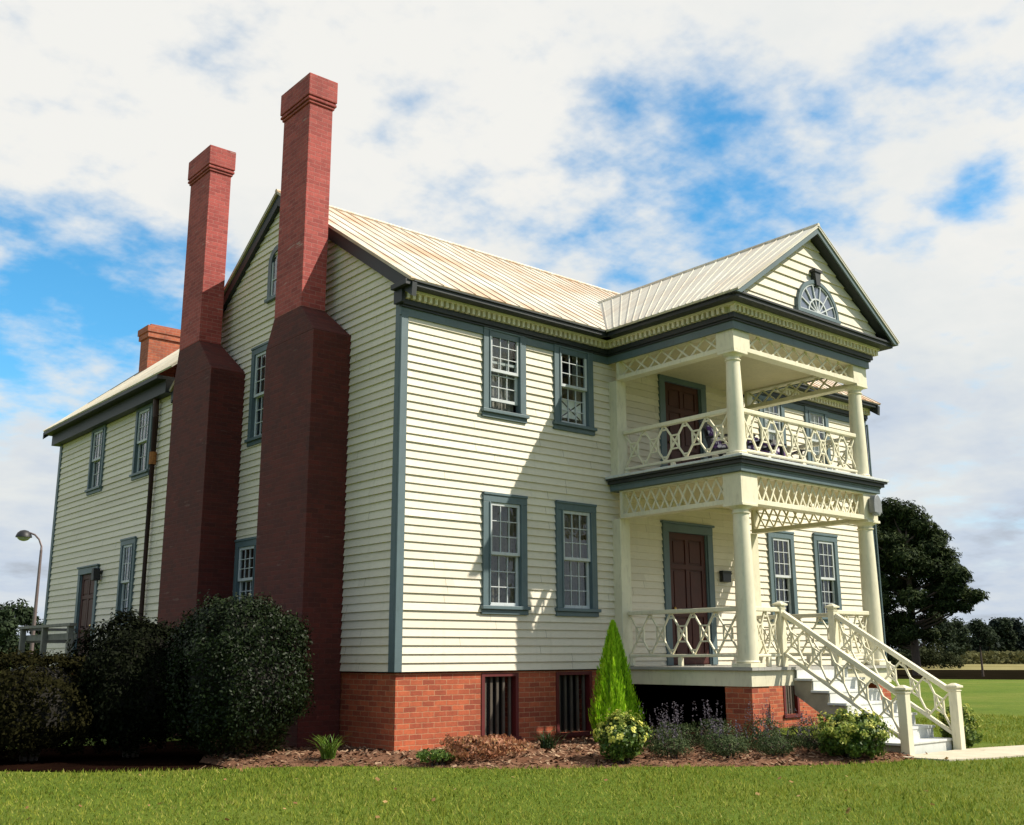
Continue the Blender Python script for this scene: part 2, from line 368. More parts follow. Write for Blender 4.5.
step = .09; gx, gy = np.meshgrid(np.arange(-5, 5.5, step), np.arange(-5, 5.1, step)); 
inn = (inside(gx.ravel(), gy.ravel(), bed) & ~inside(gx.ravel(), gy.ravel(), shade_soil)).reshape(gx.shape)
def bed_dist(x, y):
    d = np.full(x.shape, 9.0)
    for i in range(13):
        (x1, y1), (x2, y2) = bed[i], bed[i+1]; ex, ey = x2-x1, y2-y1
        t = np.clip(((x-x1)*ex+(y-y1)*ey)/(ex*ex+ey*ey), 0, 1); d = np.minimum(d, np.hypot(x-x1-t*ex, y-y1-t*ey))
    return d
def bed_z(x, y): return GZ+.005+.085*np.clip(bed_dist(x, y)/.7, 0, 1)
zz = bed_z(gx, gy)+RNG.normal(0, .008, gx.shape); idx = -np.ones(gx.shape, int); vsb = []
cell = inn[:-1, :-1] | inn[1:, :-1] | inn[:-1, 1:] | inn[1:, 1:]
jx, jy = gx+RNG.normal(0, .02, gx.shape), gy+RNG.normal(0, .02, gx.shape)
zz = np.where(inn, zz, GZ-.012)
allv = np.stack([jx.ravel(), jy.ravel(), zz.ravel()], 1); W = gx.shape[1]
jj, ii = np.nonzero(cell); f = np.stack([jj*W+ii, jj*W+ii+1, (jj+1)*W+ii+1, (jj+1)*W+ii], 1)
tag(np_mesh('mulch_bed', allv, f, mulch_m), kind='structure')
def scatter_bed(n, extra=None):
    x = RNG.uniform(-4.9, 5.4, n); y = RNG.uniform(-4.9, 3, n); k = inside(x, y, bed) & ~inside(x, y, shade_soil); return x[k], y[k]
b = B(); b.prism([(x, y, GZ-.1) for x, y in shade_soil], (0, 0, .115)); tag(obj('hedge_shade_soil', b, soil_mat('shade_dark_soil', (.008, .004, .003), (.018, .008, .005), 2)), kind='structure')  # ground shade under the left shrubs put into a near-black soil colour
# loose bark chips and fallen leaves lying on the bed
cx, cy = scatter_bed(16000); nchip = len(cx); cz = bed_z(cx, cy)+.012
a = RNG.uniform(0, 6.28, nchip); l = RNG.uniform(.015, .05, nchip); wd = RNG.uniform(.006, .018, nchip); ti = RNG.normal(0, .35, (nchip, 2))
ux, uy = np.cos(a), np.sin(a)
def quad_cards(c, u, v):
    vs = np.stack([c-u-v, c+u-v, c+u+v, c-u+v], 1).reshape(-1, 3); return vs, np.arange(len(c)*4).reshape(-1, 4)
c3 = np.stack([cx, cy, cz], 1); U_ = np.stack([ux*l, uy*l, ti[:, 0]*l], 1); V_ = np.stack([-uy*wd, ux*wd, ti[:, 1]*wd], 1)
v_, f_ = quad_cards(c3, U_, V_)
tag(np_mesh('bark_chips', v_, f_, leaf_mat('bark_chip', [(.15, (.07, .035, .02)), (.5, (.20, .11, .07)), (.8, (.36, .25, .16)), (.95, (.5, .38, .26))], .9, .1, 0)), kind='stuff')
# concrete walk from the steps
def pathm():
    a = NT('pale_concrete'); n = a.noise(3, 6, .6); n2 = a.noise(40, 5, .7)
    a.set('Base Color', a.mix(.4, a.ramp(n, [(.3, (.46, .40, .30)), (.7, (.58, .52, .40))]), a.ramp(n2, [(.3, (.6, .6, .6)), (.7, (1, 1, 1))]), 'MULTIPLY')); a.set('Roughness', .9); a.bump(n2, .3, .01); return a.m
path_poly = [(5.2, -4.62), (6.95, -4.62), (7.6, -4.75), (11, -5.6), (16, -6.6), (16, -7.9), (11, -6.95), (7.4, -5.75), (6.0, -5.55), (5.3, -5.3)]
b = B(); b.prism([(x, y, GZ-.1) for x, y in path_poly], (0, 0, .12)); tag(obj('garden_path', b, pathm()), kind='structure')
# grass blades on the near lawn
def grass():
    n = 480000
    x = RNG.uniform(-11, 16, n); y = RNG.uniform(-12.5, 4, n)
    d = np.hypot(x-CAM.x, y-CAM.y); brg = np.arctan2(x-CAM.x, y-CAM.y)
    k = (d > 5.2) & (RNG.uniform(0, 1, n) < np.clip((8.5/d)**1.2, 0, 1)) & (np.abs(brg-.70) < .62)
    bd = inside(x, y, bed); k &= ~bd | (RNG.uniform(0, 1, n) < .0); k &= ~inside(x, y, path_poly) & ~inside(x, y, shade_soil)
    k &= ~((x > -.05) & (y > -.05)) & ~((x > 4.3) & (x < 8.4) & (y > -4.7))
    x, y, d = x[k], y[k], d[k]; n = len(x)
    h = RNG.uniform(.018, .05, n)*(1+.25*np.sin(x*1.7+np.sin(y*2.1)))*(1+d*.01); wd = RNG.uniform(.003, .006, n)*(1+d*.05); a = RNG.uniform(0, 6.283, n)
    lean = RNG.normal(0, .45, (n, 2))*h[:, None]
    p = np.stack([x, y, np.full(n, GZ-.005)], 1); dv = np.stack([np.cos(a)*wd, np.sin(a)*wd, np.zeros(n)], 1)
    tip = p+np.stack([lean[:, 0], lean[:, 1], h], 1)
    vs = np.stack([p-dv, p+dv, tip], 1).reshape(-1, 3)
    m_ = leaf_mat('grass_blade', [(.15, (.09, .15, .014)), (.42, (.18, .235, .026)), (.68, (.28, .30, .042)), (.92, (.44, .40, .13))],   .7, .12, .35, .9)
    tag(np_mesh('grass', vs, np.arange(n*3).reshape(-1, 3), m_), kind='stuff')
grass()

n_ = 260; lx0 = RNG.uniform(-9, 8, n_); ly0 = RNG.uniform(-9, 2, n_)
k_ = ~inside(lx0, ly0, shade_soil) & ~((lx0 > -.8) & (ly0 > -.2)) & ~((lx0 > 4.2) & (ly0 > -4.7)); lx0, ly0 = lx0[k_], ly0[k_]
c_ = np.stack([lx0, ly0, np.where(inside(lx0, ly0, bed), bed_z(lx0, ly0)+.02, GZ+.035)], 1); a_ = RNG.uniform(0, 6.28, len(c_)); l_ = RNG.uniform(.012, .028, len(c_))
v_, f_ = quad_cards(c_, np.stack([np.cos(a_)*l_, np.sin(a_)*l_, RNG.normal(0, .3, len(c_))*l_], 1), np.stack([-np.sin(a_)*l_*.6, np.cos(a_)*l_*.6, RNG.normal(0, .3, len(c_))*l_], 1))
tag(np_mesh('fallen_leaves', v_, f_, leaf_mat('dry_leaf', [(.1, (.14, .07, .03)), (.5, (.32, .19, .08)), (.9, (.5, .36, .16))], .8, .1, .2)), kind='stuff')

# ------------------------------------------------------------------ the house
HX, HL, ZS, ZF = 12.69, 8.2, 1.08, 6.41          # length, depth, sill of the siding, frieze
EAVE, RIDGE, SL = 6.87, 9.83, .665
PX0, PX1, PD = 4.43, 8.265, 2.803
WY1, WW = 16.05, 6.2                             # rear wing
house = empty('house', (6.345, 4.1, 0), 'two storey cream clapboard house with double porch, slate blue trim and tall red brick chimneys', 'house')
front = lambda u, n, z: (u, -n, z)
gable = lambda u, n, z: (-n, u, z)
right = lambda u, n, z: (HX+n, u, z)
back = lambda u, n, z: (u, HL+n, z)
wback = lambda u, n, z: (u, WY1+n, z)
wright = lambda u, n, z: (WW+n, u, z)
def joint(s0, s1, js):
    o = []; p = s0
    for j in js:
        if s0+.08 < j < s1-.08: o.append((p, j-.002)); p = j+.002
    return o+[(p, s1)]
def siding(name, T, u0, u1, z0, z1, ops=(), exp=.124, roof=None, t=.026, n0=0, mat='siding'):
    """real clapboards: every course a leaning board with a lip, cut round the openings"""
    b = B(lambda u, n, z: T(u, n+n0, z)); z = z0
    def lim(z_):
        if not roof: return u0, u1
        return roof(z_)
    while z < z1-1e-4:
        zt = min(z+exp, z1); cuts = sorted({z, zt} | {c for o in ops for c in (o[2], o[3]) if z+1e-4 < c < zt-1e-4})
        jit = RNG.normal(0, .0022); joints = []; q = u0+RNG.uniform(.6, 3.6)
        while q < u1: joints.append(q); q += RNG.uniform(2.2, 4.2)
        off = lambda q: t*(1-(q-z)/exp)*1.0+.001+jit*(1-(q-z)/exp)
        for i in range(len(cuts)-1):
            a, c = cuts[i], cuts[i+1]; la, ra = lim(a); lc, rc = lim(c)
            segs = [(u0, u1)]
            for o in ops:
                if o[2] < c-1e-4 and o[3] > a+1e-4:
                    ns = []
                    for s0, s1 in segs:
                        if o[0] > s0: ns.append((s0, min(s1, o[0])))
                        if o[1] < s1: ns.append((max(s0, o[1]), s1))
                    segs = [q for q in ns if q[1]-q[0] > 1e-3]
            segs = [(p0, p1) for s0, s1 in segs for p0, p1 in joint(s0, s1, joints)]
            for s0, s1 in segs:
                A, Bq, Cq, Dq = max(s0, la), min(s1, ra), min(s1, rc), max(s0, lc)
                if Bq-A < 1e-3: continue
                if Cq < Dq: Cq = Dq = (Cq+Dq)/2
                b.add([(A, off(a), a), (Bq, off(a), a), (Cq, off(c), c), (Dq, off(c), c)], [(0, 1, 2, 3)])
                if i == 0: b.add([(A, off(a), a), (Bq, off(a), a), (Bq, -.002, a-.001), (A, -.002, a-.001)], [(0, 3, 2, 1)])
        z = zt
    return obj(name, b, mat, house, recalc=False)

WIN = []
def window(T, u0, u1, z0, z1, casing=.14, rows=(3, 3), cols=3, sill=True, curtain='curtain', head=0, raised=0, casing_mat='slate', n0=0, label=None, meet=.5, cfrac=.3):
    """u0..u1, z0..z1: outside of the casing"""
    T0 = T; T = (lambda u, n, z: T0(u, n+n0, z))
    c = casing; b = B(T)
    b.box(u0, u0+c, -.06, .055, z0, z1-c); b.box(u1-c, u1, -.06, .055, z0, z1-c); b.box(u0, u1, -.06, .058, z1-c, z1)
    b.box(u0-.0, u1+.0, .03, .075, z1-.03, z1+.012)
    b.box(u0+c-.028, u0+c, .0551, .07, z0+.02, z1-c); b.box(u1-c, u1-c+.028, .0551, .07, z0+.02, z1-c)
    wn = obj('window', b, casing_mat, house, bevel=.005)
    if label: wn['label'] = label
    if sill:
        b = B(T); b.box(u0-.035, u1+.035, .0, .095, z0-.055, z0-.002); b.box(u0-.02, u1+.02, .0, .05, z0-.13, z0-.056); obj('sill', b, casing_mat, wn, bevel=.006)
    a0, a1, s0, s1 = u0+c, u1-c, z0+.0, z1-c; st = .05; zm = s0+(s1-s0)*meet
    b = B(T); g = B(T)
    def sash(q0, q1, n, nr):
        b.box(a0, a0+st, n-.04, n, q0, q1); b.box(a1-st, a1, n-.04, n, q0, q1); b.box(a0+st, a1-st, n-.04, n, q0, q0+st); b.box(a0+st, a1-st, n-.04, n, q1-st, q1)
        mu = .015
        for k in range(1, cols): x = a0+st+(a1-a0-2*st)*k/cols; b.box(x-mu/2, x+mu/2, n-.026, n-.004, q0+st, q1-st)
        for k in range(1, nr): z = q0+st+(q1-q0-2*st)*k/nr; b.box(a0+st, a1-st, n-.024, n-.006, z-mu/2, z+mu/2)
        g.add([(a0+st/2, n-.02, q0+st/2), (a1-st/2, n-.02, q0+st/2), (a1-st/2, n-.02, q1-st/2), (a0+st/2, n-.02, q1-st/2)], [(0, 1, 2, 3)])
    sash(zm-.02, s1, .036, rows[0]); sash(s0+raised, zm+.02+raised, -.008, rows[1])
    obj('sash', b, 'white', wn, bevel=.003); obj('glass', g, 'glass', wn)
    if curtain:
        b = B(T); wspan = a1-a0
        for q0, q1 in ((a0, a0+wspan*cfrac), (a1-wspan*cfrac, a1)) if cfrac < .5 else ((a0, a1),):
            nn = 24; top = [(q0+(q1-q0)*k/nn, -.13+.018*math.sin(k*1.9)+.01*math.sin(k*.7)) for k in range(nn+1)]
            vs = [(u, n, s0+.02) for u, n in top]+[(u, n, s1) for u, n in top]
            b.add(vs, [(k, k+1, nn+2+k, nn+1+k) for k in range(nn)])
        obj('curtain', b, curtain, wn, recalc=False)
    WIN.append(wn); return wn
def hole(u0, u1, z0, z1, c=.14): return (u0+c*.5, u1-c*.5, z0, z1-c*.5)

FW = [(1.55, 2.45, 2.05, 3.79), (3.09, 4.01, 2.05, 3.79), (8.74+.02, 9.62, 2.05, 3.74), (10.36, 11.22, 2.05, 3.76),
      (1.55, 2.45, 5.14, 6.60), (3.09, 4.01, 5.14, 6.60), (8.76, 9.62, 5.14, 6.55), (10.36, 11.22, 5.14, 6.55)]
FW[2] = (8.80, 9.66, 2.05, 3.72)
DOORS = [(5.70, 7.08, 1.12, 3.63), (5.74, 7.08, 4.32, 6.46)]
fops = [hole(*q) for q in FW]+[hole(*q) for q in DOORS]
siding('front_wall', front, .0, HX, ZS, ZF+.20, fops)
labs = [None]*8
labs[4] = 'upper left window with lower sash raised'
window(front, *FW[0], curtain='curtain', cfrac=.55); window(front, *FW[1], curtain='curtain', cfrac=.55)
window(front, *FW[2], rows=(3, 3), cfrac=.42); window(front, *FW[3], rows=(3, 3), cfrac=.42)
window(front, *FW[4], curtain='midcurtain', raised=.16, cfrac=.55); window(front, *FW[5], curtain='midcurtain', raised=.0, cfrac=.3)
b = B(front); b.box(3.30, 3.80, -.075, -.06, 5.24, 5.58); pb = obj('leaning_board', b, 'bright', WIN[-1])
b = B(front); b.bar((3.32, -.058, 5.26), (3.78, -.058, 5.56), .02, .004, (0, 1, 0)); b.bar((3.32, -.056, 5.56), (3.78, -.056, 5.26), .02, .004, (0, 1, 0)); b.box(3.30, 3.80, -.0599, -.055, 5.24, 5.262); obj('cross_brace', b, 'iron', WIN[-1])
window(front, *FW[6], curtain='pale_curtain', cfrac=.55); window(front, *FW[7], curtain='pale_curtain', cfrac=.55)
# gable wall with the boards cut to the rake
def rk(z): 
    q = max(0, (z-(EAVE-.04))/SL); return (q-.30 if q > .3 else 0), HL-(q-.30 if q > .3 else 0)
GW = [(4.28, 5.20, 2.05, 3.36), (4.05, 4.95, 5.2, 6.94)]
siding('gable_wall', gable, 0, HL, ZS, RIDGE-.15, [hole(*q) for q in GW]+[(3.78, 4.42, 7.85, 8.6)], roof=rk)
window(gable, *GW[0], cfrac=.3); window(gable, *GW[1], cfrac=.3)
def fan(T, uc, z0, r, name, house_part=True, spokes=7, c=.09, keystone=True, n0=0):
    T0 = T; T = lambda u, n, z: T0(u, n+n0, z); K = 28
    arc = lambda rr, k: (uc+rr*math.cos(math.pi*k/K), z0+rr*math.sin(math.pi*k/K))
    b = B(T)
    for k in range(K):
        p, q, p2, q2 = arc(r, k), arc(r, k+1), arc(r-c, k), arc(r-c, k+1)
        b.prism([(p[0], .0, p[1]), (q[0], .0, q[1]), (q2[0], .0, q2[1]), (p2[0], .0, p2[1])], (0, .06, 0))
    b.box(uc-r-.02, uc+r+.02, .0, .075, z0-.06, z0-.001)
    wn = obj(name, b, 'slate', house)
    if keystone:
        b = B(T); b.prism([(uc-.055, .0, z0+r-c-.03), (uc+.055, .0, z0+r-c-.03), (uc+.085, .0, z0+r+.14), (uc-.085, .0, z0+r+.14)], (0, .09, 0)); b.box(uc-.11, uc+.11, 0, .11, z0+r+.141, z0+r+.19)
        obj('keystone', b, 'dslate', wn)
    b = B(T); ri = r-c
    for rr in (ri, ri*.52):
        for k in range(K):
            p, q, p2, q2 = arc(rr, k), arc(rr, k+1), arc(rr-.028, k), arc(rr-.028, k+1)
            b.prism([(p[0], .022, p[1]), (q[0], .022, q[1]), (q2[0], .022, q2[1]), (p2[0], .022, p2[1])], (0, .022, 0))
    for k in range(1, spokes*2):
        a = math.pi*k/(spokes*2); r0 = .0 if k % 2 == 0 else ri*.5
        if k % 2 == 0: b.bar((uc+.10*ri*math.cos(a), .035, z0+.10*ri*math.sin(a)), (uc+ri*.98*math.cos(a), .035, z0+ri*.98*math.sin(a)), .02, .022, (0, 1, 0))
    b.prism([(uc+.13*ri*math.cos(math.pi*k/8), .02, z0+.13*ri*math.sin(math.pi*k/8)) for k in range(9)], (0, .03, 0))
    b.box(uc-ri, uc+ri, .0221, .0441, z0, z0+.03)
    obj('muntins', b, 'white', wn)
    b = B(T); b.add([(uc, .026, z0)]+[(arc(ri, k)[0], .026, arc(ri, k)[1]) for k in range(K+1)], [tuple(range(K+2))]); obj('glass', b, 'glass', wn)
    b = B(T); b.add([(uc, .021, z0)]+[(arc(ri, k)[0], .021, arc(ri, k)[1]) for k in range(K+1)], [tuple(range(K+2))]); obj('pale_backing', b, 'fanback', wn)
    return wn
# attic window: small, arched head
b = B(gable); b.box(3.74, 3.86, -.06, .05, 7.80, 8.5); b.box(4.34, 4.46, -.06, .05, 7.80, 8.5); b.box(3.70, 4.50, -.02, .08, 7.74, 7.799)
for k in range(14):
    a0, a1 = math.pi*k/14, math.pi*(k+1)/14
    b.prism([(4.10+.36*math.cos(a0), -.06, 8.5+.3*math.sin(a0)), (4.10+.36*math.cos(a1), -.06, 8.5+.3*math.sin(a1)), (4.10+.24*math.cos(a1), -.06, 8.5+.19*math.sin(a1)), (4.10+.24*math.cos(a0), -.06, 8.5+.19*math.sin(a0))], (0, .11, 0))
aw = obj('attic_window', b, 'slate', house)
b = B(gable); b.box(3.86, 3.90, .0, .03, 7.8, 8.5); b.box(4.30, 4.34, .0, .03, 7.8, 8.5); b.box(4.09, 4.11, .0, .03, 7.8, 8.5); b.box(3.9, 4.3, .0, .031, 8.13, 8.15); b.box(3.9, 4.3, .0, .031, 7.8, 7.84); obj('sash', b, 'white', aw)
b = B(gable); b.add([(3.86, .012, 7.8), (4.34, .012, 7.8), (4.34, .012, 8.5), (4.10, .012, 8.7), (3.86, .012, 8.5)], [(0, 1, 2, 3, 4)]); obj('glass', b, 'glass', aw)
# other walls
siding('right_wall', right, 0, HL, ZS, RIDGE-.15, [], roof=rk); siding('back_wall', back, WW, HX, ZS, ZF+.2)
WZF = 6.88
WW_ = [(12.65, 13.62, 5.3, 6.86), (9.72, 10.68, 5.3, 6.86), (10.13, 11.0, 2.1, 3.86)]; WD = (12.36, 13.72, 1.12, 3.38)
siding('wing_wall', gable, HL+.0, WY1, ZS, WZF, [hole(*q) for q in WW_]+[hole(*WD)], exp=.145)
def wrk(z):
    q = max(0, (z-7.2)/.84); return (q-.2 if q > .2 else 0), WW-(q-.2 if q > .2 else 0)
siding('wing_end_wall', wback, 0, WW, ZS, 9.8, [], exp=.145, roof=wrk); siding('wing_far_wall', wright, HL, WY1, ZS, WZF, exp=.145)
for q in WW_: window(gable, *q, rows=(2, 2), cfrac=.3)
# corner boards, frieze boards
b = B()
b.box(-.045, .085, -.045, -.0005, ZS-.004, ZF+.02); b.box(-.046, -.0005, -.0004, .12, ZS-.004, ZF+.3); obj('corner_board', b, 'slate', house, bevel=.006)
b = B(); b.box(HX-.11, HX+.045, -.045, -.0005, ZS-.004, ZF+.02); b.box(HX+.0005, HX+.046, -.0004, .12, ZS-.004, ZF+.3); obj('corner_board', b, 'slate', house, bevel=.006)
b = B(); b.box(-.045, -.0005, WY1-.11, WY1+.045, ZS-.06, WZF); b.box(-.0004, .11, WY1+.0005, WY1+.046, ZS-.06, WZF+.2); obj('corner_board', b, 'slate', house, bevel=.006)
# foundation
b = B(); b.box(.03, HX-.03, .03, HL-.03, -.4, ZS-.03); b.box(.03, WW-.03, HL-.03, WY1-.03, -.4, ZS-.031)
fo = B()
def found_wall(T, u0, u1, ops):
    b_ = fo; b_.T = T
    xs = sorted([(o[0], o[1], o[2], o[3]) for o in ops]); prev = u0
    for a0, a1, z0, z1 in xs:
        b_.box(prev, a0, -.4, -.03, -.4, ZS-.02)
        b_.box(a0, a1, -.4, -.03, -.4, z0)
        if z1 < ZS-.03: b_.box(a0, a1, -.4, -.03, z1, ZS-.02)
        prev = a1
    b_.box(prev, u1, -.4, -.03, -.4, ZS-.02)
BW = [(1.58, 2.31, .10, ZS-.04), (3.10, 3.90, .10, ZS-.04), (9.10, 9.60, .16, ZS-.10), (10.50, 11.0, .16, ZS-.10)]
found_wall(front, .43, HX-.43, BW[:2]+[(4.62, 8.55, -.05, ZS-.12)]+BW[2:])
bk = B(); bk.box(.5, HX-.5, 3.2, 3.3, -.3, ZS-.07); obj('crawl_shade_sheet', bk, soil_mat('crawl_shade_dark', (.010, .006, .005), (.018, .010, .008), 2), house)  # added dark sheet, deep shade under the porch put into its colour
fo.T = None; fo.box(.03, .43, .03, HL, -.4, ZS-.02); fo.box(.03, .43, HL+.001, WY1-.03, -.4, ZS-.02); fo.box(HX-.43, HX-.03, .03, HL-.03, -.4, ZS-.02); fo.box(WW, HX-.43, HL-.43, HL-.03, -.4, ZS-.02)
fo.box(.43, WW-.03, WY1-.4, WY1-.03, -.4, ZS-.02)
obj('foundation', fo, 'brick', house)
for i, (a0, a1, z0, z1) in enumerate(BW):
    b = B(front); b.box(a0, a0+.06, -.2, -.015, z0, z1); b.box(a1-.06, a1, -.2, -.015, z0, z1); b.box(a0+.06, a1-.06, -.2, -.016, z1-.05, z1); b.box(a0-.03, a1+.03, -.2, .01, z0-.06, z0-.001)
    wn = obj('basement_window', b, 'redframe', house)
    b = B(front); nbar = 5
    for k in range(nbar): x = a0+.06+(a1-a0-.12)*(k+.5)/nbar; b.box(x-.022, x+.022, -.115, -.085, z0, z1-.05)
    obj('window_slats', b, 'bars', wn)
    b = B(front); b.box(a0, a1, -.40, -.36, z0, z1); obj('dark_backing', b, 'black', wn)
# dim rooms behind the glass
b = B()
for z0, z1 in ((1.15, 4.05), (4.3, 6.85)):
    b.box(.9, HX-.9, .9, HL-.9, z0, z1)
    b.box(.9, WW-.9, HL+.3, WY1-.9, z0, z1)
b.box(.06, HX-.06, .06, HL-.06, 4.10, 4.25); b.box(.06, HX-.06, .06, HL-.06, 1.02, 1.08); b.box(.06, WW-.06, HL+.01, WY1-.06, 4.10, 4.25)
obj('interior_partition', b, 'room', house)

# ---- main roof
def roof_plane(name, p00, p10, p11, p01, mat, ribs, th=.035, parent=house, seam=.016):
    """p00-p10 along the eave, p01-p11 along the ridge; standing seams run from eave to ridge"""
    b = B(); P = [Vector(p) for p in (p00, p10, p11, p01)]
    nrm = (P[1]-P[0]).cross(P[3]-P[0]).normalized()
    if nrm.z < 0: nrm = -nrm
    b.prism([tuple(p) for p in P], tuple(-nrm*th))
    e = P[1]-P[0]; r = P[2]-P[3]
    for k in range(ribs+1):
        t = k/ribs; a = P[0]+e*t; c = P[3]+r*t
        if (c-a).length < .1: continue
        b.bar(a+nrm*.006, c+nrm*.006, .014, seam, tuple(nrm))
    return obj(name, b, mat, parent)
zR = RIDGE
rf = roof_plane('roof', (-.14, -.40, EAVE-.03), (HX+.14, -.40, EAVE-.03), (HX+.14, 4.1, zR), (-.14, 4.1, zR), 'roof', 42)
roof_plane('roof', (-.14, HL+.40, EAVE-.03), (HX+.14, HL+.40, EAVE-.03), (HX+.14, 4.1, zR), (-.14, 4.1, zR), 'roof', 42)
b = B(); b.tube([(-.15, 4.1, zR+.005), (HX+.15, 4.1, zR+.005)], .045, 8); obj('ridge_cap', b, 'roof', rf)
# rake boards on both gables
for xo in (-.10, HX+.012):
    b = B()
    for s in (-1, 1):
        y0 = 4.1+s*(4.1+.40); zz0 = EAVE-.07
        b.prism([(xo, y0, zz0-.02), (xo, 4.1, zR-.045), (xo, 4.1, zR-.27), (xo, y0-s*.02, zz0-.23)], (.085, 0, 0))
    obj('rake_board', b, 'dslate', house)
# ---- cornices with dentils
def cornice(T, u0, u1, ends=(0, 0), proj=.36, ztop=EAVE-.045, name='cornice', k0=0):
    """ends: 1 = profile runs on round an outside corner at that end"""
    b = B(T)
    def run(bb, z0, z1, n, nin=0.0): bb.box(u0-(n if ends[0] else 0), u1+(n if ends[1] else 0), nin, n, z0, z1)
    run(b, ztop-.085, ztop, proj); run(b, ztop-.025, ztop+.012, proj+.03, proj-.05)
    run(b, ztop-.30, ztop-.215, .10); run(b, ztop-.335, ztop-.30, .07)
    cn = obj(name, b, 'dslate', house, bevel=.006)
    d = B(T); run(d, ztop-.215, ztop-.12, .07); run(d, ztop-.12, ztop-.085, .19)
    s = u0-(.17 if ends[0] else 0); e = u1+(.17 if ends[1] else 0); sp = .105; k = int((e-s)/sp)
    for i in range(k+1): x = s+.03+i*sp; d.box(x, x+.052, .0701, .165, ztop-.2145, ztop-.1202)
    obj('dentils', d, 'dentil', cn)
    f = B(T); run(f, ztop-.46, ztop-.335, .04); obj('frieze_board', f, 'slate', cn)
    return cn
cornice(front, -.06, PX0-.001); cornice(front, PX1+.001, HX+.06)
cornice(lambda u, n, z: (PX0-n, u, z), -PD, -.03)
cornice(lambda u, n, z: (u, -PD-n, z), PX0, PX1, (1, 1)); cornice(lambda u, n, z: (PX1+n, u, z), -PD, -.03)
cornice(lambda u, n, z: (u, HL+n, z), WW+.4, HX+.06)
# ---- porch roof, pediment
prz = 8.50; cxp = (PX0+PX1)/2; yf = -3.26
q = roof_plane('porch_roof', (PX0-.43, -.30, EAVE-.035), (PX0-.43, yf, EAVE-.035), (cxp, yf, prz), (cxp, 2.25, prz), 'proof', 20, seam=.015)
roof_plane('porch_roof', (PX1+.43, yf, EAVE-.035), (PX1+.43, -.30, EAVE-.035), (cxp, 2.25, prz), (cxp, yf, prz), 'proof', 20, seam=.015)
b = B(); b.tube([(cxp, yf-.01, prz+.005), (cxp, 2.1, prz+.005)], .035, 8); obj('ridge_cap', b, 'proof', q)
b = B(); hw = cxp-PX0+.43; ez = EAVE-.035
for s in (-1, 1):
    b.prism([(cxp+s*(hw-.0), yf+.02, ez-.045), (cxp, yf+.02, prz-.045), (cxp, yf+.02, prz-.045-.10), (cxp+s*(hw-.13), yf+.02, ez-.045)], (0, .03, 0))
rb = obj('rake_board', b, 'slate', house); b = B()
for s in (-1, 1):
    b.prism([(cxp+s*(hw-.0), yf+.051, ez-.045), (cxp, yf+.051, prz-.045), (cxp, yf+.051, prz-.045-.11), (cxp+s*(hw-.14), yf+.051, ez-.045)], (0, .17, 0))
obj('rake_soffit', b, 'dslate', rb)
psl = (prz-ez)/hw
siding('pediment', lambda u, n, z: (u, -3.04-n, z), PX0, PX1, EAVE-.06, prz-.1, exp=.165, roof=lambda z: (cxp-hw+.24+max(0, (z-ez)/psl), cxp+hw-.24-max(0, (z-ez)/psl)))
fan(lambda u, n, z: (u, -3.06-n, z), cxp+.05, EAVE+.07, .60, 'fanlight', c=.065)
# ---- porch structure
cI = .17
def pillar(x, y, z0, z1, r):
    b = B(); H = z1-z0
    prof = [(r*1.06, z0+.10)]+[(r*(1.04-.22*(t**1.6)), z0+.1+(H-.26)*t) for t in [i/12 for i in range(13)]]
    prof += [(r*.96, z1-.15), (r*.96, z1-.135), (r*.84, z1-.13), (r*.84, z1-.09), (r*1.16, z1-.06), (r*1.2, z1-.045)]
    b.lathe(x, y, prof, 28)
    c = obj('column', b, 'cream', house, smooth=True)
    k = B(); k.box(x-r*1.28, x+r*1.28, y-r*1.28, y+r*1.28, z1-.045, z1-.002); obj('capital', k, 'cream', c, bevel=.006)
    k = B(); k.box(x-r*1.2, x+r*1.2, y-r*1.2, y+r*1.2, z0+.001, z0+.06); k.lathe(x, y, [(r*1.1, z0+.0601), (r*1.18, z0+.08), (r*1.1, z0+.10)], 28); obj('base', k, 'cream', c, bevel=.006)
Z1, Z2 = 1.114, 4.31
for x in (PX0+cI, PX1-cI):
    pillar(x, -PD+cI, Z1, 3.585, .15); pillar(x, -PD+cI, Z2, 6.04, .135)
    for z0, z1 in ((Z1, 3.585), (Z2, 6.04)):
        b = B(); sx = -1 if x < cxp else 1; xo = PX0 if sx < 0 else PX1
        b.box(*sorted((xo, xo-sx*.24)), -.20, -.003, z0+.001, z1-.001); b.box(*sorted((xo+sx*.012, xo-sx*.252)), -.212, -.002, z0+.0015, z0+.12); obj('pilaster', b, 'cream', house, bevel=.006)
# frieze beams with lattice
def lattice(T, u0, u1, z0, z1, cell, rows, name, par, n=-.09, w=.030):
    b = B(T); H = z1-z0; half = H/rows
    nx = max(1, round((u1-u0)/cell)); cw = (u1-u0)/nx
    for i in range(-rows*2, nx+rows*2):
        for s in (1, -1):
            # line through (u0+i*cw, z0) with slope s*(half/ (cw/2))... clipped to the panel
            k = s*half/(cw/2)/1.0; x0 = u0+i*cw
            pts = []
            xa = x0; xb = x0+(H/abs(k))*(1 if s > 0 else -1)
            lo, hi = min(xa, xb), max(xa, xb)
            c0, c1 = max(lo, u0), min(hi, u1)
            if c1-c0 < .02: continue
            zz_ = lambda x: z0+abs(x-x0)*abs(k)
            b.bar((c0, n+(.009 if s > 0 else -.009), zz_(c0)), (c1, n+(.009 if s > 0 else -.009), zz_(c1)), w, .017, (0, 1, 0))
    return obj(name, b, 'cream', par)
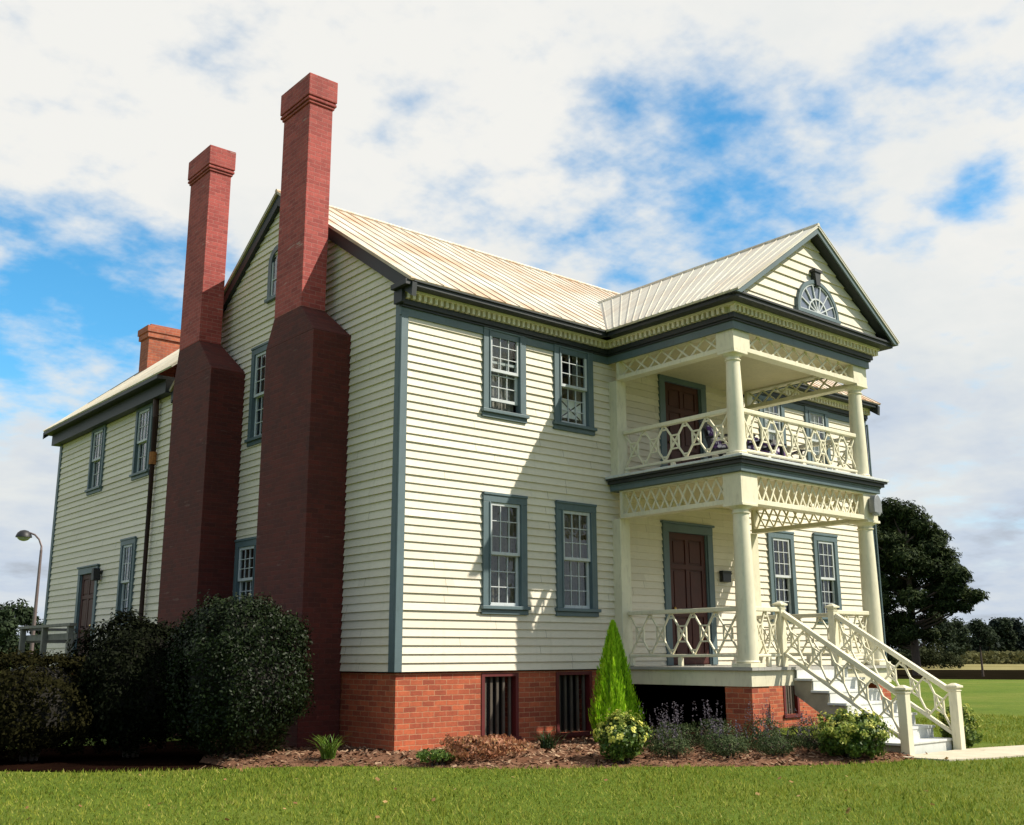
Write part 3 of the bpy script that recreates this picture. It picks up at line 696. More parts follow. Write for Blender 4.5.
def beam(T, u0, u1, z0, z1, cell, rows, blocks=(.42, .42), trim=(0, 0)):
    b = B(T); n0, n1 = -.19, -.004
    b.box(u0+trim[0], u0+blocks[0], n0, n1, z0, z1); b.box(u1-blocks[1], u1-trim[1], n0, n1, z0, z1)
    b.box(u0+blocks[0], u1-blocks[1], n0, n1-.002, z0, z0+.075); b.box(u0+blocks[0], u1-blocks[1], n0, n1-.002, z1-.03, z1)
    fb = obj('frieze_beam', b, 'cream', house, bevel=.005)
    lattice(T, u0+blocks[0], u1-blocks[1], z0+.075, z1-.03, cell, rows, 'lattice', fb)
TL = lambda u, n, z: (PX0-n, u, z); TF = lambda u, n, z: (u, -PD-n, z); TR = lambda u, n, z: (PX1+n, u, z)
for z0, z1, cell, rows in ((3.585, 4.062, .205, 2), (6.04, 6.41, .33, 2)):
    beam(TF, PX0, PX1, z0, z1, cell, rows, trim=(0, 0))
    for T in (TL, TR): beam(T, -PD, -.202, z0, z1, cell, rows, (.36, .06), trim=(.191, 0))
# ceilings, decks
b = B(); b.box(PX0+.01, PX1-.01, -PD+.01, -.035, 6.412, 6.45); obj('porch_ceiling', b, 'ceil', house)
b = B(); b.box(PX0+.195, PX1-.195, -PD+.195, -.035, 4.03, 4.06); obj('porch_ceiling', b, 'ceil', house)
b = B(); z = 4.064
b.box(PX0-.05, PX1+.05, -PD-.05, -.035, z, z+.085); b.box(PX0-.065, PX1+.065, -PD-.065, -.035, z+.086, z+.112)
bal = obj('balcony_band', b, 'slate', house, bevel=.005)
b = B(); b.box(PX0-.11, PX1+.11, -PD-.11, -.035, z+.113, z+.17); b.box(PX0-.15, PX1+.15, -PD-.15, -.035, z+.171, z+.205); obj('crown_moulding', b, 'dslate', bal, bevel=.006)
b = B(); b.box(PX0-.17, PX1+.17, -PD-.17, -.035, z+.206, Z2); obj('balcony_floor', b, 'white', bal, bevel=.005)
b = B(); b.box(PX0, PX1, -PD, -PD+.05, .835, 1.068); b.box(PX0, PX0+.05, -PD+.0501, -.035, .835, 1.068); b.box(PX1-.05, PX1, -PD+.0501, -.035, .835, 1.068); obj('porch_skirt_board', b, 'cream', house, bevel=.004)
b = B()
nb_ = 26
for i in range(nb_):
    x0 = PX0-.05+(PX1-PX0+.1)*i/nb_; x1 = PX0-.05+(PX1-PX0+.1)*(i+1)/nb_-.004; b.box(x0, x1, -PD-.06, -.035, 1.07, Z1)
obj('porch_floor', b, 'deckfloor', house)
for x0, x1 in ((PX0+.02, PX0+.44), (PX1-.44, PX1-.02)):
    b = B(); b.box(x0, x1, -PD+.02, -PD+.52, -.3, .834); obj('brick_pier', b, 'brick', house)
# ---- doors
def door(T, u0, u1, z0, z1, c=.15, label=None):
    b = B(T); b.box(u0, u0+c, -.06, .05, z0, z1-c); b.box(u1-c, u1, -.06, .05, z0, z1-c); b.box(u0, u1, -.06, .055, z1-c, z1); b.box(u0-.03, u1+.03, 0, .085, z1+.001, z1+.04)
    b.box(u0+c, u0+c+.03, -.06, .02, z0, z1-c); b.box(u1-c-.03, u1-c, -.06, .02, z0, z1-c)
    fr = obj('door_frame', b, 'slate', house, bevel=.005)
    a0, a1, s1 = u0+c+.03, u1-c-.03, z1-c; n = -.03; mid = (a0+a1)/2; H = s1-z0
    b = B(T); b.box(a0, a1, n-.03, n, z0, s1)
    rows = [(z0+.02, .10), (z0+H*.36, .09), (z0+H*.72, .09), (s1-.12, .12)]
    for z_, h_ in rows: b.box(a0, a1, n+.0005, n+.022, z_, z_+h_)
    for x, w_ in ((a0+.055, .11), (mid, .10), (a1-.055, .11)):
        for k in range(3): b.box(x-w_/2, x+w_/2, n+.0005, n+.0215, rows[k][0]+rows[k][1], rows[k+1][0])
    for k in range(3):
        for p0, p1 in ((a0+.11, mid-.05), (mid+.05, a1-.11)):
            q0, q1 = rows[k][0]+rows[k][1]+.035, rows[k+1][0]-.035
            b.prism([(p0+.03, n, q0), (p1-.03, n, q0), (p1-.03, n, q1), (p0+.03, n, q1)], (0, .016, 0))
    d = obj('door', b, 'door', house, bevel=.004)
    b = B(); p = T(a0+.09, n+.05, z0+H*.42); b.lathe(p[0], p[1], [(.008, p[2]-.03), (.026, p[2]-.015), (.032, p[2]), (.026, p[2]+.015), (.008, p[2]+.03)], 14)
    obj('knob', b, 'brass', d, smooth=True)
door(front, *DOORS[0]); door(front, *DOORS[1]); door(gable, *WD)
# ---- railings: crossed bars with a box at each crossing
def fret(T, u0, u1, z0, z1, n, name, par, sh=0.0, bw=.024, th=.030):
    b = B(T); p = (u1-u0)/n; S = lambda u: sh*(u-u0)
    def ln(ua, za, ub, zb, d=0): b.bar((ua, d, za+S(ua)), (ub, d, zb+S(ub)), bw, th, (0, 1, 0))
    H = z1-z0
    for k in range(n):
        a, c = u0+k*p, u0+(k+1)*p; m_ = (a+c)/2; zm = (z0+z1)/2; bx = p*.17; bz = H*.19
        ln(a+.012, z1, c-.012, z0, .004); ln(a+.012, z0, c-.012, z1, -.004)
        for s in (-1, 1): ln(m_+s*bx, zm-bz, m_+s*bx, zm+bz, s*.002); ln(m_-bx, zm+s*bz, m_+bx, zm+s*bz, s*.002)
        if k:
            t = .09
            for zz_, s in ((z0, 1), (z1, -1)): ln(a-p*t, zz_+s*H*t*1.15, a+p*t, zz_+s*H*t*1.15)
    return obj(name, b, 'cream', par)
def railing(T, u0, u1, zt, zb, n, blocks=()):
    b = B(T); b.box(u0, u1, -.045, .045, zt-.07, zt); b.box(u0, u1, -.035, .035, zb-.045, zb+.0)
    for u in (*blocks, u0+.045, u1-.045): b.box(u-.04, u+.04, -.03, .03, zb-.19, zb-.046)
    r = obj('railing', b, 'cream', house, bevel=.012)
    fret(T, u0, u1, zb, zt-.07, n, 'fretwork', r)
rx = PX0+cI; ry = -PD+cI
TLr = lambda u, n, z: (rx-n, u, z); TFr = lambda u, n, z: (u, ry-n, z); TRr = lambda u, n, z: (PX1-cI+n, u, z)
for T in (TLr, TRr):
    railing(T, ry+.13, -.205, 2.02, 1.31, 5, (-1.3,)); railing(T, ry+.12, -.205, 5.14, 4.48, 5, (-1.3,))
railing(TFr, rx+.12, PX1-cI-.12, 5.14, 4.48, 8, (5.4, 6.35, 7.3))
SX0, SX1 = 5.46, 6.90
railing(TFr, rx+.14, SX0-.065, 2.02, 1.31, 2, (5.1,)); railing(TFr, SX1+.065, PX1-cI-.14, 2.02, 1.31, 3, (7.5,))
def newel(x, y, z0, z1, par, name='newel_post', s=.058):
    b = B(); b.box(x-s, x+s, y-s, y+s, z0, z1-.05); b.box(x-s-.012, x+s+.012, y-s-.012, y+s+.012, z1-.10, z1-.085); o = obj(name, b, 'cream', par, bevel=.008)
    k = B(); e = s+.03; k.box(x-e, x+e, y-e, y+e, z1-.0495, z1-.02); k.frustum((x-e+.01, x+e-.01, y-e+.01, y+e-.01), z1-.0195, (x-.02, x+.02, y-.02, y+.02), z1+.015); obj('post_cap', k, 'cream', o, bevel=.004)
yT = ry; yB = -4.62
b = B(); nst = 6; run = (yB+.12-(-PD-.03))/nst; rise = (Z1-GZ)/(nst+1)
for i in range(nst):
    zt = Z1-rise*(i+1); ya = -PD-.032+run*i
    b.box(SX0-.02, SX1+.02, ya+run-.035, ya-.0005, zt-.035, zt)
stair = obj('staircase', b, 'step', house, bevel=.005)
b = B()
for i in range(nst):
    zt = Z1-rise*(i+1); ya = -PD-.033+run*i; b.box(SX0+.03, SX1-.03, ya-.022, ya-.002, zt+.0005, zt+rise-.036)
b.box(SX0+.03, SX1-.03, yB+.12-.02, yB+.12, GZ-.05, GZ+rise-.037)
obj('riser', b, 'step', stair)
for x in (SX0+.01, SX1-.06):
    b = B(); poly = [(x, -PD-.004, Z1-rise-.037)]
    for i in range(nst):
        zt = Z1-rise*(i+1)-.037; ya = -PD-.034+run*i
        poly += [(x, ya-.0, zt), (x, ya+run-.0, zt)]
    poly += [(x, yB+.11, GZ-.02), (x, yB+.50, GZ-.02), (x, -PD-.004, .70)]
    poly[1] = (x, -PD-.02, Z1-rise-.037)
    b.prism(poly, (.05, 0, 0)); obj('stringer', b, 'tanwood', stair)
slope = (.72-1.96)/(yT-yB)                # per metre going out
for x in (SX0, SX1):
    newel(x, yT, Z1+.001, 2.10, stair); newel(x, yB, GZ-.03, .86, stair, s=.066)
    Tm = lambda u, n, z, x=x: (x+n, -u, z)
    L0, L1 = -yT+.058, -yB-.066
    b = B(); top0 = 1.965; bot0 = 1.34
    b.bar((x, -L0, top0-.035), (x, -L1, top0-.035+slope*(L1-L0)), .09, .075); b.bar((x, -L0, bot0-.03), (x, -L1, bot0-.03+slope*(L1-L0)), .07, .055)
    hr = obj('handrail', b, 'cream', stair, bevel=.012)
    fret(Tm, L0, L1, bot0, top0-.08, 5, 'fretwork', hr, sh=slope)

# ---- chimneys
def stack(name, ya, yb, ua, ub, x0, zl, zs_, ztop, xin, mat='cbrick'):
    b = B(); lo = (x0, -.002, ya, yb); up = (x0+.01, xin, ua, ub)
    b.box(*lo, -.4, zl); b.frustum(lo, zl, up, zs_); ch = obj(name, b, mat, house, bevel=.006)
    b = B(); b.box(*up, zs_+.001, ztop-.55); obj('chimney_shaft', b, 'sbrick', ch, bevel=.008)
    c = B()
    for i, (e, z0, z1) in enumerate(((.025, ztop-.549, ztop-.50), (.05, ztop-.499, ztop-.45), (.035, ztop-.449, ztop-.425), (.055, ztop-.424, ztop-.02))):
        c.box(up[0]-e, up[1]+e, up[2]-e, up[3]+e, z0, z1)
    c.box(up[0]+.02, up[1]-.02, up[2]+.04, up[3]-.04, ztop-.019, ztop+.02)
    obj('chimney_cap', c, 'sbrick', ch, bevel=.012)
    return ch
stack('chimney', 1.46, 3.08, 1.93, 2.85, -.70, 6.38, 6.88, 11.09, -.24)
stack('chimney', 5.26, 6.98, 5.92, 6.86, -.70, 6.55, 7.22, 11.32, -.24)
b = B(); b.box(1.75, 2.95, 15.1, 15.7, 8.2, 9.95); ch = obj('chimney', b, 'rbrick', house, bevel=.01)
b = B(); b.box(1.70, 3.0, 15.05, 15.75, 9.951, 10.10); b.box(1.67, 3.03, 15.02, 15.78, 10.101, 10.28); b.box(1.8, 2.9, 15.15, 15.65, 10.281, 10.36); obj('chimney_cap', b, 'rbrick', ch, bevel=.01)
# ---- wing roof
wx = WW/2; wz = 7.20+.84*(wx+.42)
wr = roof_plane('wing_roof', (-.42, HL-.3, 7.20), (-.42, WY1+.35, 7.20), (wx, WY1+.35, wz), (wx, HL-1.5, wz), 'wroof', 18)
roof_plane('wing_roof', (WW+.42, HL-.3, 7.20), (WW+.42, WY1+.35, 7.20), (wx, WY1+.35, wz), (wx, HL-1.5, wz), 'wroof', 18)
for x0, x1, x2, x3 in ((-.42, -.002, -.22, -.002), (WW+.002, WW+.42, WW+.002, WW+.22)):
    b = B(); b.box(x0, x1, HL+.42, WY1+.30, 7.08, 7.155); b.box(x2, x3, HL+.42, WY1+.2, 6.80, 7.079); obj('wing_cornice', b, 'dslate', house)
b = B(lambda u, n, z: (u, WY1+n, z)); 
for s in (-1, 1): b.prism([(wx+s*(wx+.42), .25, 7.15), (wx, .25, wz-.05), (wx, .25, wz-.25), (wx+s*(wx+.42), .25, 6.97)], (0, .08, 0))
obj('rake_board', b, 'dslate', house)
b = B(); b.tube([(-.12, 9.36, 6.82), (-.10, 9.36, 6.4), (-.10, 9.36, .2)], .065, 10); dp = obj('downpipe', b, 'pipe', house, smooth=True)
b = B(); b.tube([(-.10, 9.36, 5.35), (-.10, 9.36, 5.62)], .078, 10); obj('pipe_bracket', b, 'rust', dp)
# eave return on the chimney side
b = B(); b.box(-.20, -.062, -.36, .05, EAVE-.13, EAVE-.05); b.box(-.13, -.061, -.16, .06, EAVE-.34, EAVE-.131); obj('eave_return', b, 'dslate', house, bevel=.006)
b = B(); b.tube([(HX+.05, -.07, 6.4), (HX+.05, -.07, .1)], .022, 8); obj('downpipe', b, 'slate', house, smooth=True)
# porch light by the rear door
b = B(gable); b.box(12.12, 12.28, .0, .10, 3.18, 3.24); b.prism([(12.10, .06, 3.02), (12.30, .06, 3.02), (12.26, .06, 3.30), (12.14, .06, 3.30)], (0, .16, 0))
tag(obj('wall_lamp', b, 'iron', loc=(-.1, 12.2, 3.0), bevel=.01), 'small dark wall lamp beside the rear door casing', 'wall lamp')
# mailbox beside the front door
b = B(front); b.box(7.26, 7.50, .025, .11, 2.63, 2.80); b.prism([(7.25, .025, 2.801), (7.51, .025, 2.801), (7.51, .03, 2.84), (7.25, .03, 2.84)], (0, .09, 0)); mb = obj('mailbox', b, 'black', loc=(7.38, -.06, 2.63), bevel=.006)
tag(mb, 'small black mailbox on the wall right of the lower front door', 'mailbox')
b = B(front); b.box(7.24, 7.52, .111, .118, 2.775, 2.80); obj('lid', b, 'iron', mb)
# arched lamp on the porch beam
b = B(); fx, fy, fz = 8.06, -PD-.03, 3.70; K = 12
arch = [(fx+.12*math.cos(math.pi*k/K), fy, fz+.12+.20*math.sin(math.pi*k/K)) for k in range(K+1)]
b.prism([(fx+.12, fy, fz)]+arch+[(fx-.12, fy, fz)], (0, -.11, 0)); fl = obj('flood_lamp', b, 'galv', loc=(fx, fy, fz), bevel=.012)
tag(fl, 'grey arched lamp fixed to the right end of the lower porch beam', 'lamp')
b = B(); b.lathe(fx, fy-.06, [(.06, fz-.05), (.075, fz-.02), (.075, fz-.001)], 16); obj('lens', b, 'lens', fl, smooth=True)

# ------------------------------------------------------------------ balcony chairs
MAT['chairwood'] = simple('dark_chair_wood', (.014, .012, .014), .5)
def cushion_mat():
    a = NT('violet_print_cloth'); v = a.N.new('ShaderNodeTexVoronoi'); v.inputs['Scale'].default_value = 11; a.L.new(a.pos, v.inputs['Vector'])
    a.set('Base Color', a.ramp(v.outputs['Distance'], [(.25, (.75, .70, .78)), (.42, (.65, .6, .7)), (.5, (.10, .04, .16))])); a.set('Roughness', .9); return a.m
MAT['cushion'] = cushion_mat()
def chair(x, y, rz, label):
    t = empty('porch_chair', (x, y, Z2), label, 'chair', 'chairs on the upper porch'); t.rotation_euler.z = rz
    def part(name, b, mat, par=t, bev=.006):
        me_o = obj(name, b, mat, None, bevel=bev); me_o.parent = par; return me_o
    b = B(); 
    for i in range(5): b.box(-.26+i*.106, -.26+i*.106+.095, -.26, .24, .40, .43)
    part('seat', b, 'chairwood')
    b = B()
    for i in range(5): b.prism([(-.25+i*.102, .24, .44), (-.25+i*.102+.085, .24, .44), (-.25+i*.102+.085, .38, .96), (-.25+i*.102, .38, .96)], (0, .02, 0))
    b.bar((-.28, .40, .93), (.28, .40, .93), .05, .03); part('backrest', b, 'chairwood')
    for sx in (-1, 1):
        b = B(); b.box(sx*.28-.025, sx*.28+.025, -.26, -.20, .0, .62); part('leg', b, 'chairwood')
        b = B(); b.box(sx*.28-.025, sx*.28+.025, .20, .26, .0, .62); part('leg', b, 'chairwood')
        b = B(); b.box(sx*.28-.045, sx*.28+.045, -.32, .30, .621, .65); part('armrest', b, 'chairwood')
    b = B(); b.box(-.24, .24, -.25, .20, .431, .50); part('cushion', b, 'cushion', bev=.03)
    b = B(); b.prism([(-.22, .22, .52), (.22, .22, .52), (.22, .31, .86), (-.22, .31, .86)], (0, -.07, 0)); part('pillow', b, 'cushion', bev=.03)
chair(5.75, -1.55, R(20), 'dark slatted chair with violet print cushions, nearest the upper door')
chair(6.75, -1.5, R(-8), 'dark slatted chair with violet print cushions, middle of the balcony row')
chair(7.55, -1.35, R(-25), 'dark slatted chair with violet print cushions, at the far right of the balcony')

# ------------------------------------------------------------------ rear landing and lamp post
ld = empty('landing', (-.65, 12.2, GZ), 'weathered grey wooden landing with handrail outside the rear door', 'landing')
b = B(); b.box(-1.3, -.05, 10.2, 14.0, .98, 1.06); obj('deck', b, 'oldwood', ld)
for y in (13.55, 11.95, 10.25): b = B(); b.box(-1.28, -1.17, y-.055, y+.055, GZ-.1, 1.93); obj('post', b, 'oldwood', ld)
b = B(); b.box(-1.30, -1.15, 10.1, 13.75, 1.931, 1.99); obj('handrail', b, 'oldwood', ld)
b = B(); b.box(-1.165, -1.13, 10.1, 13.62, 1.66, 1.79); obj('rail_board', b, 'oldwood', ld)
b = B(); b.box(-1.12, -.06, 13.52, 13.60, 1.9, 1.96); b.box(-1.12, -.06, 13.53, 13.58, 1.62, 1.74); obj('end_rail', b, 'oldwood', ld)
lx, ly = 3.75, 30.0
lp = empty('street_lamp', (lx, ly, GZ), 'tall slender street lamp with a dark bell shaped head on a curved arm', 'street lamp')
b = B(); b.tube([(lx, ly, GZ), (lx, ly, 2.5), (lx, ly, 5.3)], [.085, .07, .05], 10); obj('pole', b, 'pole', lp, smooth=True)
dv = Vector((-.77, .64, 0)); pl = Vector((lx, ly, 5.3))
b = B(); b.tube([pl, pl+Vector((0, 0, .15)), pl+dv*.12+Vector((0, 0, .42)), pl+dv*.3+Vector((0, 0, .6)), pl+dv*.52+Vector((0, 0, .68))], [.045, .04, .035, .035, .035], 8); obj('arm', b, 'pole', lp, smooth=True)
hc = pl+dv*.72+Vector((0, 0, .62))
b = B(); b.lathe(hc.x, hc.y, [(.30, -.12+hc.z), (.29, -.06+hc.z), (.24, .05+hc.z), (.15, .13+hc.z), (.05, .16+hc.z)], 18); hd = obj('lamp_head', b, 'iron', lp, smooth=True)
b = B(); b.lathe(hc.x, hc.y, [(.05, hc.z-.26), (.14, hc.z-.235), (.21, hc.z-.18), (.24, hc.z-.121)], 18); obj('lens', b, 'lens', hd, smooth=True)

# ------------------------------------------------------------------ plants
def unit(n):
    v = RNG.normal(size=(n, 3)); return v/np.linalg.norm(v, axis=1, keepdims=True)
def leaves(c, nrm, size, aspect=.5, spread=.7, name='leaf'):
    """leaf shaped cards: pointed quads lying roughly across nrm"""
    n = len(c); nn = nrm+spread*unit(n); nn /= np.linalg.norm(nn, axis=1, keepdims=True)
    t = np.cross(nn, unit(n)); t /= np.linalg.norm(t, axis=1, keepdims=True)+1e-9; s = np.cross(nn, t)
    size = np.broadcast_to(size, (n,))[:, None]
    vs = np.stack([c-t*size, c-s*size*aspect+nn*size*.15, c+t*size, c+s*size*aspect+nn*size*.15], 1).reshape(-1, 3)
    return vs, np.arange(n*4).reshape(-1, 4)
def blob_noise(d, k=5, amp=.1, seed=0):
    r = np.random.default_rng(seed); o = np.zeros(len(d))
    for i in range(9):
        f = r.normal(size=3)*k*(1+i*.25); o += np.sin(d@f+r.uniform(0, 6.28))/(1+i*.4)
    return 1+amp*o/2.2
def bush(name, x, y, z0, rx, ry, h, n, size, mat, label, cat, flat=0.5, group=None, amp=.06, seed=1, core=None, aspect=.5, stem=True, pw=2.3):
    t = empty(name, (x, y, z0), label, cat, group)
    d = unit(n); d[:, 2] = np.where(d[:, 2] < -.93, -d[:, 2], d[:, 2])
    rr = RNG.uniform(.0, 1, n)**.35*.22; rad = blob_noise(d, 3.5, amp, seed)*(1-rr)
    e = np.sign(d)*np.abs(d)**flat_exp(flat)
    e /= (np.abs(e)**pw).sum(1, keepdims=True)**(1/pw)
    c = np.stack([x+e[:, 0]*rx*rad, y+e[:, 1]*ry*rad, z0+h*.48+e[:, 2]*h*.52*rad], 1)
    c[:, 2] = np.maximum(c[:, 2], z0+.02+RNG.uniform(0, .1, n))
    vs, fs = leaves(c, d, RNG.uniform(.7, 1.3, n)*size, aspect, .8); np_mesh('foliage', vs, fs, mat, t)
    if stem:
        b = B()
        for k in range(7):
            a = k*.9+.3; q = .35
            b.tube([(x+.08*math.cos(a), y+.08*math.sin(a), z0-.05), (x+rx*q*.6*math.cos(a), y+ry*q*.6*math.sin(a), z0+h*.35), (x+rx*.6*math.cos(a+.3), y+ry*.6*math.sin(a+.3), z0+h*.72)], [.03, .02, .008], 6)
        obj('stems', b, 'bark', t)
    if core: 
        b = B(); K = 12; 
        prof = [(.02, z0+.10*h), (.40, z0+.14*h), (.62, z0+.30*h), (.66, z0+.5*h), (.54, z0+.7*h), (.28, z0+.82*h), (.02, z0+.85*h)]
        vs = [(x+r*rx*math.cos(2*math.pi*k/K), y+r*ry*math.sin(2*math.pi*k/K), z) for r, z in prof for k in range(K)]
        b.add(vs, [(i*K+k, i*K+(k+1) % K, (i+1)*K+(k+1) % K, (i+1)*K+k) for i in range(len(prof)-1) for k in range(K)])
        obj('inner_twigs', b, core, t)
    return t
def flat_exp(f): return 1-.35*f
MAT['bark'] = simple('bark', (.07, .048, .035), .9, 0, .3, 10)
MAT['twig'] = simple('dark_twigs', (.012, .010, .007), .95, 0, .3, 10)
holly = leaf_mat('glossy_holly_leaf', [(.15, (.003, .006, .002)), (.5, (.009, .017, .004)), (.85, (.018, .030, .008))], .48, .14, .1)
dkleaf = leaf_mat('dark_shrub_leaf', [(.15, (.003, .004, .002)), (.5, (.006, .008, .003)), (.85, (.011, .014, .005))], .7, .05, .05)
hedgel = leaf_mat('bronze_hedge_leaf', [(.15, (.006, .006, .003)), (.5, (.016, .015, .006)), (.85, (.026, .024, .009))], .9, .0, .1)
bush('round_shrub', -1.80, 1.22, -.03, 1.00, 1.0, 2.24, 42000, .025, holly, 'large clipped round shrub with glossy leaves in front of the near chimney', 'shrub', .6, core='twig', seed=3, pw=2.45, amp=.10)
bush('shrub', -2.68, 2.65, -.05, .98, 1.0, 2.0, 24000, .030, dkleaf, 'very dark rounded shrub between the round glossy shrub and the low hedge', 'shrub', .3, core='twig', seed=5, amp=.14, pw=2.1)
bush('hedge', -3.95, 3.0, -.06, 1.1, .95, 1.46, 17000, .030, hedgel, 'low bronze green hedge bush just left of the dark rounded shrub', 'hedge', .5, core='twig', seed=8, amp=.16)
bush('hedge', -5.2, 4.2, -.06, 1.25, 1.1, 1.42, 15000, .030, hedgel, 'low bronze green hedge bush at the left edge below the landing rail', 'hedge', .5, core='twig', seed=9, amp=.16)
# conical arborvitae
def conifer(x, y, z0, h, r):
    t = empty('conifer', (x, y, z0), 'bright lime green cone shaped conifer at the porch corner', 'conifer')
    n = 16000; u = RNG.uniform(0, 1, n)**1.35; z = u*h
    prof = np.where(u < .18, .72+u/.18*.28, ((1-u)/.82)**.72)*r; a = RNG.uniform(0, 6.283, n)
    lob = 1+.15*np.sin(a*6+z*2.2)+.13*np.sin(a*11-z*3)+.08*np.sin(a*17+z*9)
    rr = prof*lob*(1-RNG.uniform(0, 1, n)**2*.35); rr = np.where(RNG.uniform(0, 1, n) < .10, rr*RNG.uniform(1.02, 1.16, n), rr)
    c = np.stack([x+rr*np.cos(a), y+rr*np.sin(a), z0+.03+z], 1)
    # feathery upright sprays
    up = np.stack([np.cos(a)*.30, np.sin(a)*.30, np.ones(n)], 1)+.22*unit(n); up /= np.linalg.norm(up, axis=1, keepdims=True)
    out = np.stack([np.cos(a), np.sin(a), np.zeros(n)], 1)+.7*unit(n)
    s = np.cross(up, out); s /= np.linalg.norm(s, axis=1, keepdims=True)
    l = RNG.uniform(.03, .075, n)[:, None]; wq = RNG.uniform(.006, .013, n)[:, None]
    vs = np.stack([c-up*l*.6, c-s*wq, c+up*l, c+s*wq], 1).reshape(-1, 3)
    m_ = leaf_mat('lime_conifer_spray', [(.1, (.14, .32, .012)), (.45, (.36, .64, .018)), (.9, (.58, .80, .06))], .6, .15, .32, 11)
    np_mesh('foliage', vs, np.arange(n*4).reshape(-1, 4), m_, t)
    b = B(); b.tube([(x, y, z0-.1), (x, y, z0+h*.8)], [.04, .012], 8); obj('trunk', b, 'bark', t)
    b = B(); K = 14; prof_ = [(.5, .02), (.7, .15), (.66, .35), (.48, .6), (.25, .8), (.02, .95)]
    vs = [(x+q*r*math.cos(2*math.pi*k/K), y+q*r*math.sin(2*math.pi*k/K), z0+f_*h) for q, f_ in prof_ for k in range(K)]
    b.add(vs, [(i*K+k, i*K+(k+1) % K, (i+1)*K+(k+1) % K, (i+1)*K+k) for i in range(5) for k in range(K)]); obj('inner_twigs', b, simple('conifer_inner', (.14, .28, .012), .9), t)
conifer(3.36, -1.02, -.02, 1.78, .335)
# yellow flowering shrubs
yl = leaf_mat('shrub_leaf', [(.15, (.035, .075, .010)), (.5, (.08, .14, .02)), (.85, (.16, .22, .04))], .5, .3, .25, 4)
MAT['petal'] = leaf_mat('yellow_petal', [(.1, (.50, .50, .08)), (.6, (.72, .68, .16)), (.95, (.8, .8, .35))], .6, .2, .25)
tipl = leaf_mat('pale_leaf_tip', [(.1, (.10, .17, .02)), (.5, (.25, .30, .05)), (.9, (.48, .48, .12))], .5, .2, .3, 4)
def flower_bush(x, y, z0, r, h, n, label, seed):
    t = bush('flowering_shrub', x, y, z0, r, r*.9, h, n, .032, yl, label, 'shrub', .2, 'yellow flowering shrubs in the bed', .30, seed, None, .5)
    f_ = t.children[0]; m2 = n//3; d2 = unit(m2); d2[:, 2] = np.abs(d2[:, 2]); tips = d2[RNG.integers(0, 45, m2)]; rr2 = RNG.uniform(.75, 1.28, m2)[:, None]
    c2 = np.array([x, y, z0+h*.45])+tips*rr2*np.array([r, r*.9, h*.55])+RNG.normal(0, .022, (m2, 3)); v2, f2 = leaves(c2, tips, RNG.uniform(.018, .04, m2), .42, .8)
    np_mesh('sprigs', v2, f2, tipl, t)
    k = int(n*.085); d = unit(k); d[:, 2] = np.abs(d[:, 2])*.9+.05; d /= np.linalg.norm(d, axis=1, keepdims=True)
    cl = d[RNG.integers(0, max(6, k//7), k)] + .10*unit(k); cl /= np.linalg.norm(cl, axis=1, keepdims=True)
    rad = blob_noise(cl, 3.5, .30, seed)*1.03
    c = np.stack([x+cl[:, 0]*r*rad, y+cl[:, 1]*r*.9*rad, z0+h*.48+cl[:, 2]*h*.55*rad], 1)
    vs, fs = leaves(c, cl, RNG.uniform(.014, .026, k), .8, .4); np_mesh('flowers', vs, fs, 'petal', t)
flower_bush(1.76, -2.72, -.05, .33, .56, 2600, 'yellow flowering shrub at the foot of the lime green conifer', 21)
flower_bush(4.42, -4.42, -.06, .46, .58, 4200, 'wide yellow flowering shrub left of the bottom stair post', 22)
flower_bush(7.25, -4.45, GZ, .28, .58, 1700, 'small yellow flowering shrub right of the bottom stair post', 23)
# tufts and low plants
def tuft(name, x, y, z0, n, h, sp, mat, label, cat, group=None, wd=.008, flow=None):
    t = empty(name, (x, y, z0), label, cat, group); vs = []; fs = []
    for i in range(n):
        a = RNG.uniform(0, 6.28); hh = h*RNG.uniform(.6, 1.1); s_ = sp*RNG.uniform(.3, 1.1); px, py = x+RNG.normal(0, .05), y+RNG.normal(0, .05); k = len(vs)
        for j in range(4):
            q = j/3; bx = px+math.cos(a)*s_*q**1.5; by = py+math.sin(a)*s_*q**1.5; bz = z0+hh*(q-.28*q**3)
            ww = wd*(1-q*.85); vs += [(bx-math.sin(a)*ww, by+math.cos(a)*ww, bz), (bx+math.sin(a)*ww, by-math.cos(a)*ww, bz)]
        fs += [(k+2*j, k+2*j+1, k+2*j+3, k+2*j+2) for j in range(3)]
    np_mesh('blades', vs, fs, mat, t); return t
strap = leaf_mat('strap_leaf', [(.1, (.05, .10, .012)), (.5, (.10, .18, .02)), (.9, (.22, .28, .05))], .45, .3, .25)
dstrap = leaf_mat('dark_strap_leaf', [(.1, (.012, .03, .008)), (.9, (.04, .07, .02))], .45, .3, .2)
tuft('grassy_plant', -1.05, -.02, -.02, 90, .40, .30, strap, 'tuft of bright green strap leaves alone in the mulch by the brick corner', 'plant', wd=.012)
tuft('grassy_plant', 1.95, -1.05, -.01, 60, .36, .28, dstrap, 'dark green strap leaf tuft below the first basement window', 'plant', wd=.012)
redl = leaf_mat('russet_leaf', [(.1, (.16, .10, .03)), (.4, (.30, .12, .06)), (.7, (.42, .20, .12)), (.95, (.5, .38, .12))], .6, .2, .3, 6)
for i, (x, y, r, h) in enumerate([(.45, -1.30, .40, .40)]):
    bush('russet_shrub', x, y, -.03, .66, .45, .34, 2200, .028, redl, 'low russet and gold leaved shrub in front of the sunlit foundation brick', 'shrub', .1, None, .45, 31)
bush('low_shrub', -.15, -1.25, -.04, .34, .25, .16, 800, .024, yl, 'flat green plant at the left side of the russet shrub', 'plant', .1, None, .25, 33)
